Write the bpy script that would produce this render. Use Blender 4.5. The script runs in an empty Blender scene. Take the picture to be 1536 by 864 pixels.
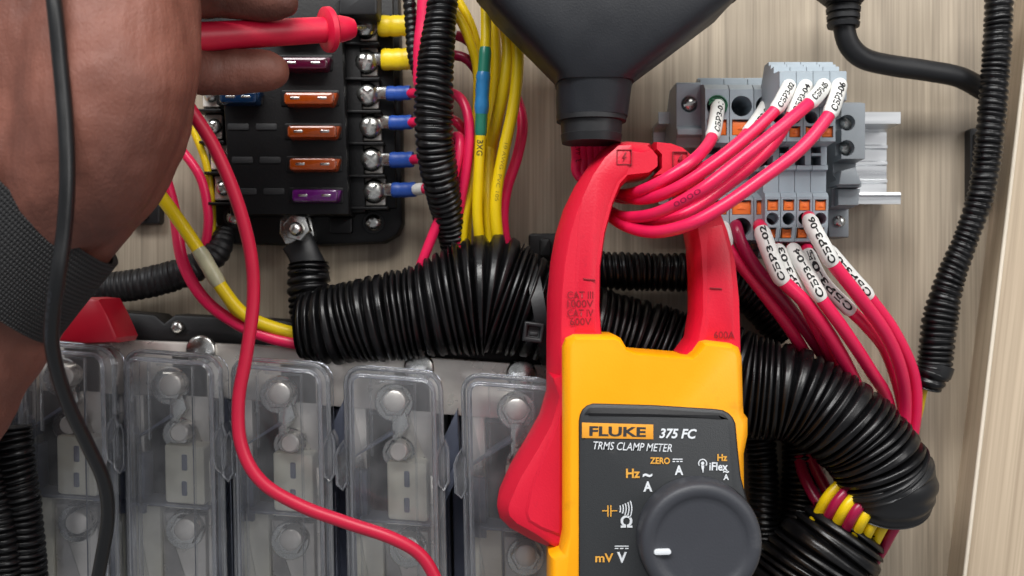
import bpy, bmesh, math, random
import numpy as np
from mathutils import Vector, Matrix
random.seed(7)
SC = bpy.context.scene
COL = SC.collection
D = 420.0                      # camera distance from the back panel, mm
K = 0.25                       # mm per photograph pixel on the back panel

# ------------------------------------------------------------------ camera, world, lamps, exposure
cd = bpy.data.cameras.new('camera'); cam = bpy.data.objects.new('camera', cd); COL.objects.link(cam)
cam.location = (0, -D / 1000, 0); cam.rotation_euler = (math.radians(90), 0, 0)
cd.sensor_width = 36; cd.lens = 36 * D / (1536 * K); cd.clip_start = .01; cd.clip_end = 20
cd.dof.use_dof = True; cd.dof.focus_distance = (D - 62) / 1000; cd.dof.aperture_fstop = 13
SC.camera = cam
w = bpy.data.worlds.new('World'); SC.world = w; w.use_nodes = True
nt = w.node_tree; nt.nodes.clear()
out = nt.nodes.new('ShaderNodeOutputWorld'); bg = nt.nodes.new('ShaderNodeBackground')
tc = nt.nodes.new('ShaderNodeTexCoord'); nz = nt.nodes.new('ShaderNodeTexNoise'); rp = nt.nodes.new('ShaderNodeValToRGB')
nz.inputs['Scale'].default_value = 2.2; nz.inputs['Detail'].default_value = 3
rp.color_ramp.elements[0].position = .35; rp.color_ramp.elements[0].color = (.3, .3, .31, 1)
rp.color_ramp.elements[1].position = .65; rp.color_ramp.elements[1].color = (.62, .63, .66, 1)
nt.links.new(tc.outputs['Generated'], nz.inputs['Vector']); nt.links.new(nz.outputs['Fac'], rp.inputs[0])
nt.links.new(rp.outputs[0], bg.inputs[0]); bg.inputs[1].default_value = .62; nt.links.new(bg.outputs[0], out.inputs[0])

def lamp(name, loc, target, size, power, col, spread=180):
    l = bpy.data.lights.new(name, 'AREA'); l.shape = 'RECTANGLE'; l.size, l.size_y = size
    l.energy = power; l.color = col; l.spread = math.radians(spread)
    o = bpy.data.objects.new(name, l); COL.objects.link(o); o.location = loc
    o.rotation_euler = (Vector(target) - Vector(loc)).to_track_quat('-Z', 'Y').to_euler()
    return o
lamp('ceiling_tube_light', (.02, -.66, .66), (-.0, 0, .05), (.75, .26), 2.5, (1, .98, .95), 90)
lamp('ceiling_tube_light', (-.62, -.95, .95), (0, 0, 0), (.4, .4), 7, (.96, .98, 1))
lamp('window_light', (1.2, -1.3, .45), (0, 0, 0), (.6, .7), 6.5, (1, .98, .96))
SC.view_settings.view_transform = 'Standard'; SC.view_settings.look = 'None'
SC.view_settings.exposure = .12; SC.view_settings.gamma = 1
SC.cycles.use_denoising = True; SC.cycles.max_bounces = 10; SC.cycles.transparent_max_bounces = 16
SC.cycles.glossy_bounces = 4; SC.cycles.sample_clamp_indirect = 4

# ------------------------------------------------------------------ materials
def lin(c): return tuple(((x / 255) / 12.92 if x / 255 <= .04045 else ((x / 255 + .055) / 1.055) ** 2.4) for x in c)
def M(name, col, rough=.5, metal=0, bump=0, bscale=900, var=0, vscale=90, coat=0, sss=0, rvar=0, spec=.5, stretch=None):
    m = bpy.data.materials.new(name); m.use_nodes = True; n = m.node_tree.nodes; L = m.node_tree.links
    b = n['Principled BSDF']; c = lin(col)
    b.inputs['Base Color'].default_value = (*c, 1); b.inputs['Roughness'].default_value = rough
    b.inputs['Metallic'].default_value = metal; b.inputs['Coat Weight'].default_value = coat
    b.inputs['Specular IOR Level'].default_value = spec
    if sss:
        b.inputs['Subsurface Weight'].default_value = sss; b.inputs['Subsurface Radius'].default_value = (1, .35, .2)
        b.inputs['Subsurface Scale'].default_value = .003
    t = n.new('ShaderNodeTexCoord'); mp = n.new('ShaderNodeMapping'); L.new(t.outputs['Object'], mp.inputs[0])
    if stretch: mp.inputs['Scale'].default_value = stretch
    if var or rvar:
        z = n.new('ShaderNodeTexNoise'); z.inputs['Scale'].default_value = vscale; z.inputs['Detail'].default_value = 5
        L.new(mp.outputs[0], z.inputs['Vector'])
        if var:
            r = n.new('ShaderNodeValToRGB'); r.color_ramp.elements[0].position = .3; r.color_ramp.elements[1].position = .72
            r.color_ramp.elements[0].color = (*[x * (1 - var) for x in c], 1)
            r.color_ramp.elements[1].color = (*[min(1, x * (1 + var)) for x in c], 1)
            L.new(z.outputs['Fac'], r.inputs[0]); L.new(r.outputs[0], b.inputs['Base Color'])
        if rvar:
            q = n.new('ShaderNodeMapRange'); q.inputs[1].default_value = .3; q.inputs[2].default_value = .7
            q.inputs[3].default_value = max(.03, rough - rvar); q.inputs[4].default_value = rough + rvar
            L.new(z.outputs['Fac'], q.inputs[0]); L.new(q.outputs[0], b.inputs['Roughness'])
    if bump:
        z2 = n.new('ShaderNodeTexNoise'); z2.inputs['Scale'].default_value = bscale; z2.inputs['Detail'].default_value = 3
        bp = n.new('ShaderNodeBump'); bp.inputs['Strength'].default_value = bump; bp.inputs['Distance'].default_value = .0003
        L.new(mp.outputs[0], z2.inputs['Vector']); L.new(z2.outputs['Fac'], bp.inputs['Height']); L.new(bp.outputs[0], b.inputs['Normal'])
    return m

def wood(name, dark, light, along=7, across=150, extra=.5):
    m = bpy.data.materials.new(name); m.use_nodes = True; n = m.node_tree.nodes; L = m.node_tree.links
    b = n['Principled BSDF']; b.inputs['Roughness'].default_value = .48
    t = n.new('ShaderNodeTexCoord')
    def nzz(sx, sz, det, dist=0):
        mp = n.new('ShaderNodeMapping'); mp.inputs['Scale'].default_value = (sx, sx, sz)
        z = n.new('ShaderNodeTexNoise'); z.inputs['Scale'].default_value = 1; z.inputs['Detail'].default_value = det
        z.inputs['Distortion'].default_value = dist
        L.new(t.outputs['Object'], mp.inputs[0]); L.new(mp.outputs[0], z.inputs['Vector']); return z.outputs['Fac']
    a = nzz(across, along, 4, .3); f = nzz(across * 5, along * 2.2, 5); g = nzz(28, 5, 2, .5)
    def mth(op, x, y):
        q = n.new('ShaderNodeMath'); q.operation = op
        for i, v in enumerate((x, y)):
            if isinstance(v, (int, float)): q.inputs[i].default_value = v
            else: L.new(v, q.inputs[i])
        return q.outputs[0]
    s = mth('ADD', mth('ADD', mth('MULTIPLY', a, .42), mth('MULTIPLY', f, .40)), mth('MULTIPLY', g, .18))
    r = n.new('ShaderNodeValToRGB'); r.color_ramp.elements[0].position = .38; r.color_ramp.elements[1].position = .62
    r.color_ramp.elements[0].color = (*lin(dark), 1); r.color_ramp.elements[1].color = (*lin(light), 1)
    L.new(s, r.inputs[0]); L.new(r.outputs[0], b.inputs['Base Color'])
    bp = n.new('ShaderNodeBump'); bp.inputs['Strength'].default_value = .25; bp.inputs['Distance'].default_value = .0003
    L.new(s, bp.inputs['Height']); L.new(bp.outputs[0], b.inputs['Normal'])
    return m

m_wood = wood('grey_oak_laminate', (132, 120, 104), (178, 164, 144), 8, 240)
m_wood2 = wood('pale_oak_laminate', (158, 140, 118), (196, 178, 154), 5, 190)
m_edge = M('edge_band', (225, 214, 196), .5)
m_pink = M('pink_cable', (228, 30, 84), .36, bump=.05, bscale=700, var=.06, vscale=70, rvar=.06)
m_dpink = M('crimson_cable', (150, 16, 62), .32, var=.06)
m_red_lead = M('red_test_lead', (184, 18, 54), .42, bump=.06, var=.05)
m_yel = M('yellow_cable', (222, 190, 12), .36, bump=.06, bscale=600, var=.08, vscale=60)
m_blk = M('black_conduit_plastic', (9, 9, 11), .35, bump=.2, bscale=900, var=.3, vscale=120, rvar=.1, spec=.42)
m_blk2 = M('black_matte_plastic', (17, 17, 19), .5, bump=.15, var=.2)
m_box = M('fuse_box_plastic', (9, 9, 11), .45, bump=.2, bscale=1500, var=.2, spec=.3)
m_rub = M('black_rubber', (17, 18, 21), .5, bump=.1, var=.15, rvar=.08)
m_lead = M('black_silicone_lead', (11, 12, 14), .38, bump=.08, rvar=.08)
m_tape = M('black_tape', (20, 21, 23), .42, bump=.25, bscale=250, rvar=.1)
m_hood = M('grey_black_hood_plastic', (20, 23, 29), .5, bump=.2, bscale=1800, var=.08, rvar=.05)
m_grey = M('grey_polyamide', (154, 165, 173), .42, bump=.12, bscale=900, var=.08, vscale=60)
m_grey2 = M('darker_grey_polyamide', (126, 132, 137), .45, bump=.12, bscale=900, var=.08)
m_orange = M('orange_lever', (240, 118, 44), .42, bump=.1, var=.08)
m_alu = M('extruded_aluminium', (214, 216, 218), .34, 1, bump=.05, bscale=60, rvar=.1, vscale=40, stretch=(.3, 8, 8))
m_steel = M('zinc_steel', (206, 206, 202), .26, 1, bump=.1, bscale=300, rvar=.1, vscale=300)
m_tin = M('tinned_plate', (226, 220, 212), .34, .6, bump=.3, bscale=140, var=.2, vscale=70, rvar=.14)
m_white = M('white_marker_sleeve', (226, 226, 222), .42, bump=.08, var=.03)
m_ink = M('black_ink', (14, 14, 16), .6)
m_brown = M('faded_wire_print', (112, 92, 20), .6)
m_redj = M('red_jaw_plastic', (204, 12, 46), .44, bump=.22, bscale=1500, var=.04, vscale=40, rvar=.05)
m_redd = M('moulded_dark_red', (128, 3, 22), .5)
m_yb = M('amber_yellow_plastic', (250, 166, 0), .4, bump=.12, bscale=1400, var=.04, vscale=50, rvar=.06)
m_face = M('meter_face_print', (50, 52, 54), .42, bump=.3, bscale=2600, var=.1, vscale=1800)
m_dial = M('dial_grey_rubber', (54, 56, 62), .5, bump=.15, bscale=1500, var=.04)
m_prw = M('white_print', (222, 226, 230), .5)
m_pry = M('orange_print', (224, 164, 66), .5)
m_badge = M('badge_amber', (232, 158, 48), .45)
m_cream = M('ceramic_fuse_body', (222, 218, 200), .5, bump=.1, var=.08)
m_holder = M('blue_grey_plastic', (96, 102, 120), .45, bump=.1, var=.1)
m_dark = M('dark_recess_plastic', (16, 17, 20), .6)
m_teal = M('teal_heat_shrink', (38, 118, 96), .35, bump=.1)
m_bsh = M('blue_heat_shrink', (44, 120, 172), .3, bump=.5, bscale=180, var=.15)
m_bcr = M('blue_crimp_vinyl', (36, 76, 160), .38, bump=.15)
m_ycr = M('yellow_crimp_vinyl', (236, 204, 26), .36, bump=.15)
m_spl = M('clear_shrink_splice', (176, 172, 142), .3, bump=.4, bscale=260, var=.2, vscale=200)
m_green = M('green_elastic_band', (24, 92, 60), .5)
m_probe = M('red_probe_plastic', (208, 20, 58), .42, bump=.12, var=.04)
m_boot = M('red_rubber_boot', (178, 14, 40), .4, var=.08)

def fusemat(name, col):
    m = M(name, col, .18, var=.15, vscale=300)
    b = m.node_tree.nodes['Principled BSDF']; b.inputs['Transmission Weight'].default_value = .35; b.inputs['Coat Weight'].default_value = .5
    return m
m_fo = fusemat('amber_fuse_plastic', (170, 72, 18)); m_fp = fusemat('violet_fuse_plastic', (92, 20, 102))
m_fm = fusemat('magenta_fuse_plastic', (84, 12, 46)); m_fb = fusemat('blue_fuse_plastic', (10, 44, 78))

def clearmat():
    m = bpy.data.materials.new('clear_polycarbonate'); m.use_nodes = True; n = m.node_tree.nodes; L = m.node_tree.links
    n.remove(n['Principled BSDF']); o = n['Material Output']
    tr = n.new('ShaderNodeBsdfTransparent'); tr.inputs[0].default_value = (.97, .975, .98, 1)
    gl = n.new('ShaderNodeBsdfGlossy'); gl.inputs['Roughness'].default_value = .1; gl.inputs[0].default_value = (.95, .96, 1, 1)
    df = n.new('ShaderNodeBsdfDiffuse'); df.inputs[0].default_value = (.8, .81, .84, 1)  # diffuse share paints the milky veil of bright room reflections on the covers
    lw = n.new('ShaderNodeFresnel'); lw.inputs[0].default_value = 1.42
    t = n.new('ShaderNodeTexCoord'); z = n.new('ShaderNodeTexNoise'); z.inputs['Scale'].default_value = 55; z.inputs['Detail'].default_value = 3
    L.new(t.outputs['Object'], z.inputs['Vector'])
    bp = n.new('ShaderNodeBump'); bp.inputs['Strength'].default_value = .6; bp.inputs['Distance'].default_value = .0012
    L.new(z.outputs['Fac'], bp.inputs['Height'])
    for q in (gl, df, lw): L.new(bp.outputs[0], q.inputs['Normal'])
    rr = n.new('ShaderNodeMapRange'); rr.inputs[1].default_value = .35; rr.inputs[2].default_value = .7
    rr.inputs[3].default_value = .02; rr.inputs[4].default_value = .10; L.new(z.outputs['Fac'], rr.inputs[0])
    m1 = n.new('ShaderNodeMixShader'); L.new(rr.outputs[0], m1.inputs[0])
    L.new(tr.outputs[0], m1.inputs[1]); L.new(df.outputs[0], m1.inputs[2])
    m2 = n.new('ShaderNodeMixShader'); L.new(lw.outputs[0], m2.inputs[0]); L.new(m1.outputs[0], m2.inputs[1]); L.new(gl.outputs[0], m2.inputs[2])
    L.new(m2.outputs[0], o.inputs['Surface']); return m
m_clear = clearmat()
m_glass = bpy.data.materials.new('clear_moulded_rim'); m_glass.use_nodes = True
_b = m_glass.node_tree.nodes['Principled BSDF']; _b.inputs['Transmission Weight'].default_value = .9; _b.inputs['Roughness'].default_value = .12; _b.inputs['IOR'].default_value = 1.5; _b.inputs['Base Color'].default_value = (.8, .82, .86, 1)

def skinmat():
    m = M('brown_skin', (118, 76, 62), .58, sss=.05, spec=.4)
    n = m.node_tree.nodes; L = m.node_tree.links; b = n['Principled BSDF']
    t = n.new('ShaderNodeTexCoord')
    z = n.new('ShaderNodeTexNoise'); z.inputs['Scale'].default_value = 24; z.inputs['Detail'].default_value = 7
    L.new(t.outputs['Object'], z.inputs['Vector'])
    r = n.new('ShaderNodeValToRGB'); e = r.color_ramp.elements
    e[0].position = .3; e[0].color = (*lin((84, 49, 40)), 1); e[1].position = .72; e[1].color = (*lin((136, 85, 70)), 1)
    L.new(z.outputs['Fac'], r.inputs[0]); L.new(r.outputs[0], b.inputs['Base Color'])
    v = n.new('ShaderNodeTexVoronoi'); v.inputs['Scale'].default_value = 900; L.new(t.outputs['Object'], v.inputs['Vector'])
    mp = n.new('ShaderNodeMapping'); mp.inputs['Scale'].default_value = (230, 230, 40); mp.inputs['Rotation'].default_value = (0, math.radians(-35), 0)
    z2 = n.new('ShaderNodeTexNoise'); z2.inputs['Scale'].default_value = 1; z2.inputs['Detail'].default_value = 4
    L.new(t.outputs['Object'], mp.inputs[0]); L.new(mp.outputs[0], z2.inputs['Vector'])
    ad = n.new('ShaderNodeMath'); ad.operation = 'MULTIPLY_ADD'; ad.inputs[1].default_value = .10
    L.new(v.outputs['Distance'], ad.inputs[0]); L.new(z2.outputs['Fac'], ad.inputs[2])
    bp = n.new('ShaderNodeBump'); bp.inputs['Strength'].default_value = .7; bp.inputs['Distance'].default_value = .0009
    v2 = n.new('ShaderNodeTexVoronoi'); v2.feature = 'DISTANCE_TO_EDGE'; v2.inputs['Scale'].default_value = 1
    mp3 = n.new('ShaderNodeMapping'); mp3.inputs['Scale'].default_value = (820, 820, 330); mp3.inputs['Rotation'].default_value = (0, math.radians(-28), 0)
    zz_ = n.new('ShaderNodeTexNoise'); zz_.inputs['Scale'].default_value = 40; ds = n.new('ShaderNodeMix'); ds.data_type = 'VECTOR'; ds.inputs[0].default_value = .012
    L.new(t.outputs['Object'], zz_.inputs['Vector']); L.new(t.outputs['Object'], ds.inputs[4]); L.new(zz_.outputs['Color'], ds.inputs[5]); L.new(ds.outputs[1], mp3.inputs[0])
    L.new(mp3.outputs[0], v2.inputs['Vector']); mr = n.new('ShaderNodeMapRange'); mr.inputs[2].default_value = .12; mr.inputs[4].default_value = .05
    L.new(v2.outputs['Distance'], mr.inputs[0]); ad2 = n.new('ShaderNodeMath'); ad2.operation = 'ADD'; L.new(ad.outputs[0], ad2.inputs[0]); L.new(mr.outputs[0], ad2.inputs[1])
    L.new(ad2.outputs[0], bp.inputs['Height']); L.new(bp.outputs[0], b.inputs['Normal'])
    return m
m_skin = skinmat()
def weavemat():
    m = M('woven_black_webbing', (20, 20, 22), .7); n = m.node_tree.nodes; L = m.node_tree.links; b = n['Principled BSDF']
    uv = n.new('ShaderNodeUVMap'); mp = n.new('ShaderNodeMapping'); mp.inputs['Scale'].default_value = (1, 1, 1)
    L.new(uv.outputs[0], mp.inputs[0])
    w1 = n.new('ShaderNodeTexWave'); w1.inputs['Scale'].default_value = 22; w1.bands_direction = 'X'
    w2 = n.new('ShaderNodeTexWave'); w2.inputs['Scale'].default_value = 7; w2.bands_direction = 'Y'
    L.new(mp.outputs[0], w1.inputs[0]); L.new(mp.outputs[0], w2.inputs[0])
    mu = n.new('ShaderNodeMath'); mu.operation = 'MULTIPLY'; L.new(w1.outputs['Fac'], mu.inputs[0]); L.new(w2.outputs['Fac'], mu.inputs[1])
    r = n.new('ShaderNodeValToRGB'); r.color_ramp.elements[0].color = (*lin((8, 8, 9)), 1); r.color_ramp.elements[1].color = (*lin((32, 32, 35)), 1)
    L.new(mu.outputs[0], r.inputs[0]); L.new(r.outputs[0], b.inputs['Base Color'])
    bp = n.new('ShaderNodeBump'); bp.inputs['Strength'].default_value = .8; bp.inputs['Distance'].default_value = .0008
    L.new(mu.outputs[0], bp.inputs['Height']); L.new(bp.outputs[0], b.inputs['Normal']); return m
m_weave = weavemat()

def dirt(m, col, amt=.5, scale=35, th=.6):
    n = m.node_tree.nodes; L = m.node_tree.links; b = n['Principled BSDF']; inp = b.inputs['Base Color']
    t = n.new('ShaderNodeTexCoord'); z = n.new('ShaderNodeTexNoise'); z.inputs['Scale'].default_value = scale; z.inputs['Detail'].default_value = 9; z.inputs['Roughness'].default_value = .7
    L.new(t.outputs['Object'], z.inputs['Vector']); q = n.new('ShaderNodeMapRange'); q.inputs[1].default_value = th; q.inputs[2].default_value = th + .12; q.inputs[4].default_value = amt
    L.new(z.outputs['Fac'], q.inputs[0]); mx = n.new('ShaderNodeMix'); mx.data_type = 'RGBA'
    if inp.links: L.new(inp.links[0].from_socket, mx.inputs[6])
    else: mx.inputs[6].default_value = inp.default_value
    mx.inputs[7].default_value = (*lin(col), 1); L.new(q.outputs[0], mx.inputs[0]); L.new(mx.outputs[2], inp)
dirt(m_yb, (150, 92, 10), .28, 60, .6); dirt(m_yb, (60, 44, 16), .7, 420, .71); dirt(m_redj, (120, 14, 34), .3, 70, .6); dirt(m_face, (84, 84, 82), .4, 150, .62); dirt(m_pink, (150, 20, 60), .4, 160, .63)
dirt(m_dial, (96, 96, 98), .35, 90, .6); dirt(m_hood, (64, 66, 70), .3, 80, .6); dirt(m_blk, (52, 50, 48), .5, 300, .62); dirt(m_grey, (104, 110, 114), .35, 120, .6)
dirt(m_white, (170, 168, 160), .5, 150, .58); dirt(m_wood, (96, 84, 70), .35, 30, .64)
# ------------------------------------------------------------------ helpers
def mpp(h): return K * (D - h) / D / 1000          # metres per photo pixel at height h (mm) above the panel
def P(px, py, h): s = mpp(h); return Vector(((px - 768) * s, -h / 1000, (432 - py) * s))
WL = {}
def wl(o): return WL.get(o.name, Vector((0, 0, 0)))
def link(o, c, parent):
    COL.objects.link(o); WL[o.name] = Vector(c)
    o.location = c
    if parent is not None:
        o.parent = parent; o.matrix_parent_inverse = Matrix.Translation(-wl(parent))
def mk(name, verts, faces, mat, parent=None, sharp=38, uvs=None, origin=None):
    v = np.array([tuple(x) for x in verts], float); c = v.mean(0) if origin is None else np.array(origin)
    me = bpy.data.meshes.new(name); me.from_pydata([tuple(x) for x in (v - c)], [], faces); me.materials.append(mat)
    if uvs is not None:
        ul = me.uv_layers.new(name='UVMap')
        for lp in me.loops: ul.data[lp.index].uv = uvs[lp.vertex_index]
    me.polygons.foreach_set('use_smooth', [True] * len(me.polygons))
    if sharp: me.set_sharp_from_angle(angle=math.radians(sharp))
    o = bpy.data.objects.new(name, me); link(o, Vector(c), parent); return o
def inst(name, me, loc, parent=None, scale=1, rot=None):
    o = bpy.data.objects.new(name, me); link(o, Vector(loc), parent); o.scale = (scale,) * 3
    if rot: o.rotation_euler = rot
    return o
def tag(o, label=None, cat=None, group=None, kind=None):
    if label: o['label'] = label
    if cat: o['category'] = cat
    if group: o['group'] = group
    if kind: o['kind'] = kind
    return o
def thing(name, loc, label, cat, group=None):
    o = bpy.data.objects.new(name, None); o.empty_display_size = .01; link(o, loc, None); return tag(o, label, cat, group)
def copy_tree(root, delta, label):
    def cp(o, par):
        c = o.copy(); COL.objects.link(c); c.parent = par; c.matrix_parent_inverse = o.matrix_parent_inverse.copy()
        if par is None: c.location = Vector(o.location) + delta; c['label'] = label
        for ch in [x for x in bpy.data.objects if x.parent == o]: cp(ch, c)
        return c
    return cp(root, None)

def merge(*parts):
    V, F = [], []
    for v, f in parts:
        k = len(V); V += [tuple(x) for x in v]; F += [tuple(i + k for i in q) for q in f]
    return V, F

def resample(pts, step):
    """Catmull-Rom through the rows of pts (x,y,z,extra...), then even spacing by arc length"""
    p = np.array(pts, float)
    if len(p) == 2: p = np.array([p[0], (p[0] + p[1]) / 2, p[1]])
    q = np.vstack([2 * p[0] - p[1], p, 2 * p[-1] - p[-2]]); out = []
    for i in range(1, len(q) - 2):
        a, b, c, d = q[i - 1], q[i], q[i + 1], q[i + 2]
        for t in np.linspace(0, 1, 24, endpoint=False):
            out.append(.5 * ((2 * b) + (c - a) * t + (2 * a - 5 * b + 4 * c - d) * t * t + (3 * b - a - 3 * c + d) * t ** 3))
    out.append(q[-2]); out = np.array(out)
    s = np.r_[0, np.cumsum(np.linalg.norm(np.diff(out[:, :3], axis=0), axis=1))]
    n = max(4, int(s[-1] / step) + 1); u = np.linspace(0, s[-1], n)
    return np.stack([np.interp(u, s, out[:, k]) for k in range(out.shape[1])], 1), u
def frames(p):
    T = np.gradient(p, axis=0); T /= np.linalg.norm(T, axis=1)[:, None]
    n = np.array([0, -1., 0]);
    if abs(n @ T[0]) > .9: n = np.array([1., 0, 0])
    n = n - (n @ T[0]) * T[0]; n /= np.linalg.norm(n); N = [n]
    for i in range(1, len(p)):
        n = N[-1] - (N[-1] @ T[i]) * T[i]; n /= np.linalg.norm(n); N.append(n)
    N = np.array(N); return T, N, np.cross(T, N)
def sweep(p, r, seg=16, flat=None, cap=True, tilt=None):
    """p (n,3), r (n,), optional flat (n,) scale of the second axis"""
    T, N, B = frames(p); a = np.linspace(0, 2 * math.pi, seg, endpoint=False); V = []; n = len(p)
    for i in range(n):
        fb = flat[i] if flat is not None else 1
        ring = p[i] + r[i] * (np.outer(np.cos(a), N[i]) * fb + np.outer(np.sin(a), B[i]))
        if tilt is not None: ring = ring + np.outer(np.sin(a) * tilt[i], T[i])
        V.append(ring)
    V = [tuple(x) for x in np.vstack(V)]
    F = [(i * seg + j, i * seg + (j + 1) % seg, (i + 1) * seg + (j + 1) % seg, (i + 1) * seg + j) for i in range(n - 1) for j in range(seg)]
    if cap: F += [tuple(range(seg))[::-1], tuple((n - 1) * seg + j for j in range(seg))]
    return V, F
def path3(pts, step=.0012):
    """pts rows (px,py,h) or (px,py,h,w) -> samples in metres (+ radius when w given)"""
    rows = []
    for q in pts:
        v = P(*q[:3]); rows.append(list(v) + ([q[3] / 2 * mpp(q[2])] if len(q) > 3 else []))
    return resample(rows, step)
class Wire:
    def __init__(s, pts, wpx, step=.0015):
        s.p, s.u = path3([q[:3] for q in pts], step)
        hm = sum(q[2] for q in pts) / len(pts); s.r = wpx / 2 * mpp(hm)
    def mesh(s, u0=0, u1=1, dr=0, seg=14, wob=0):
        L = s.u[-1]; uu = np.linspace(u0 * L, u1 * L, max(5, int((u1 - u0) * L / .0014)))
        p = np.stack([np.interp(uu, s.u, s.p[:, k]) for k in range(3)], 1)
        r = np.full(len(p), s.r + dr)
        if wob: r = r * (1 + wob * np.sin(uu * 900) * np.sin(uu * 310 + 1))
        # soft ends
        r[0] -= min(s.r * .18, .0004); r[-1] -= min(s.r * .18, .0004)
        return sweep(p, r, seg)
def wire(name, pts, wpx, mat, parent=None, u0=0, u1=1, dr=0, wob=0):
    W = Wire(pts, wpx); v, f = W.mesh(u0, u1, dr, wob=wob); o = mk(name, v, f, mat, parent, 60); o['_w'] = 0; del o['_w']; return o, W
def conduit(name, pts, mat, parent=None, pitch=9.5, depth=.13, seg=28, power=2.5, jit=.12, flat=1, spp=8):
    """corrugated tube; pts rows (px,py,h,w)"""
    h0 = pts[0][2]; pm = pitch * mpp(h0); p4, u = path3(pts, pm / spp)
    r = p4[:, 3]; ph = u / pm
    ph = ph + jit * np.sin(ph * .9) + jit * .7 * np.sin(ph * .37 + 2)
    g = (.5 - .5 * np.cos(2 * math.pi * ph)) ** power
    lob = 1 + .012 * np.sin(ph * 2.1) + .01 * np.sin(ph * .7)
    rr = r * lob * (1 - depth * g)
    rng = np.random.RandomState(int(pitch * 10) + len(ph)); k_ = rng.uniform(-1, 1, 400); ks = np.clip(ph.astype(int), 0, 399)
    rr = rr * (1 + .018 * k_[ks] * (1 - g))
    k2 = rng.uniform(-1, 1, 400); tl = np.interp(ph, np.arange(400) + .5, k2)
    tilt = r * .10 * np.sin(ph * .23) + r * .05 * tl
    v, f = sweep(p4[:, :3], rr, seg, flat=np.full(len(r), flat), tilt=tilt)
    return mk(name, v, f, mat, parent, 80)

def poly3(pts, h): return [P(x, y, h) for x, y in pts]
def area(pts): return sum(a[0] * b[1] - b[0] * a[1] for a, b in zip(pts, pts[1:] + pts[:1])) / 2
def inset(pts, d, wts=None):
    n = len(pts); s = 1 if area(pts) > 0 else -1; out = []
    for i in range(n):
        a, b, c = np.array(pts[i - 1], float), np.array(pts[i], float), np.array(pts[(i + 1) % n], float)
        e1 = (b - a) / (np.linalg.norm(b - a) + 1e-9); e2 = (c - b) / (np.linalg.norm(c - b) + 1e-9)
        n1 = np.array([-e1[1], e1[0]]) * s; n2 = np.array([-e2[1], e2[0]]) * s
        m = n1 + n2; m /= (np.linalg.norm(m) + 1e-9); k = d / max(.45, m @ n1)
        if wts: k *= wts[i]
        out.append(tuple(b + m * k))
    return out
def loft(pts, hf, layers, wts=None):
    """outline pts in photo pixels as seen at height hf; layers [(inset_mm, h)] front to back; sides are parallel to the view axis"""
    s = mpp(hf) * 1000; base = [((x - 768) * s, (432 - y) * s) for x, y in pts]
    if area(base) < 0: base = base[::-1]; wts = wts[::-1] if wts else None
    V = []; n = len(base)
    for d, h in layers:
        q = inset(base, d, wts) if d else base
        V += [(x / 1000, -h / 1000, z / 1000) for x, z in q]
    F = [tuple(range(n))]
    for k in range(len(layers) - 1):
        F += [(k * n + j, (k + 1) * n + j, (k + 1) * n + (j + 1) % n, k * n + (j + 1) % n) for j in range(n)]
    F.append(tuple((len(layers) - 1) * n + j for j in range(n))[::-1])
    return V, F
def slab(name, pts, hf, hb, mat, parent=None, b=.6, sharp=38):
    v, f = loft(pts, hf, [(b, hf), (b * .3, hf - b * .3), (0, hf - b), (0, hb)]); return mk(name, v, f, mat, parent, sharp)
def rrect(x0, y0, x1, y1, r, n=4, shear=0, slope=0):
    out = []
    for cx, cy, a0 in ((x1 - r, y0 + r, -90), (x1 - r, y1 - r, 0), (x0 + r, y1 - r, 90), (x0 + r, y0 + r, 180)):
        for k in range(n + 1):
            a = math.radians(a0 + 90 * k / n); out.append((cx + r * math.cos(a), cy + r * math.sin(a)))
    mx, my = (x0 + x1) / 2, y0
    return [(x + (y - my) * shear, y + (x - mx) * slope) for x, y in out]
def rot(pts, deg, c=None):
    c = c or (sum(p[0] for p in pts) / len(pts), sum(p[1] for p in pts) / len(pts)); a = math.radians(deg)
    return [(c[0] + (x - c[0]) * math.cos(a) - (y - c[1]) * math.sin(a), c[1] + (x - c[0]) * math.sin(a) + (y - c[1]) * math.cos(a)) for x, y in pts]
def circ(cx, cy, r, n=32): return [(cx + r * math.cos(2 * math.pi * k / n), cy + r * math.sin(2 * math.pi * k / n)) for k in range(n)]
def lathe(px, py, prof, seg=32, hf=None):
    """prof [(radius_mm, h)] front to back, axis towards the viewer"""
    c = P(px, py, prof[0][1] if hf is None else hf); V = []; a = np.linspace(0, 2 * math.pi, seg, endpoint=False)
    for r, h in prof: V += [(c.x + r / 1000 * math.cos(t), -h / 1000, c.z + r / 1000 * math.sin(t)) for t in a]
    n = seg; F = [tuple(range(n))]
    for k in range(len(prof) - 1):
        F += [(k * n + j, (k + 1) * n + j, (k + 1) * n + (j + 1) % n, k * n + (j + 1) % n) for j in range(n)]
    F.append(tuple((len(prof) - 1) * n + j for j in range(n))[::-1])
    return V, F
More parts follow.
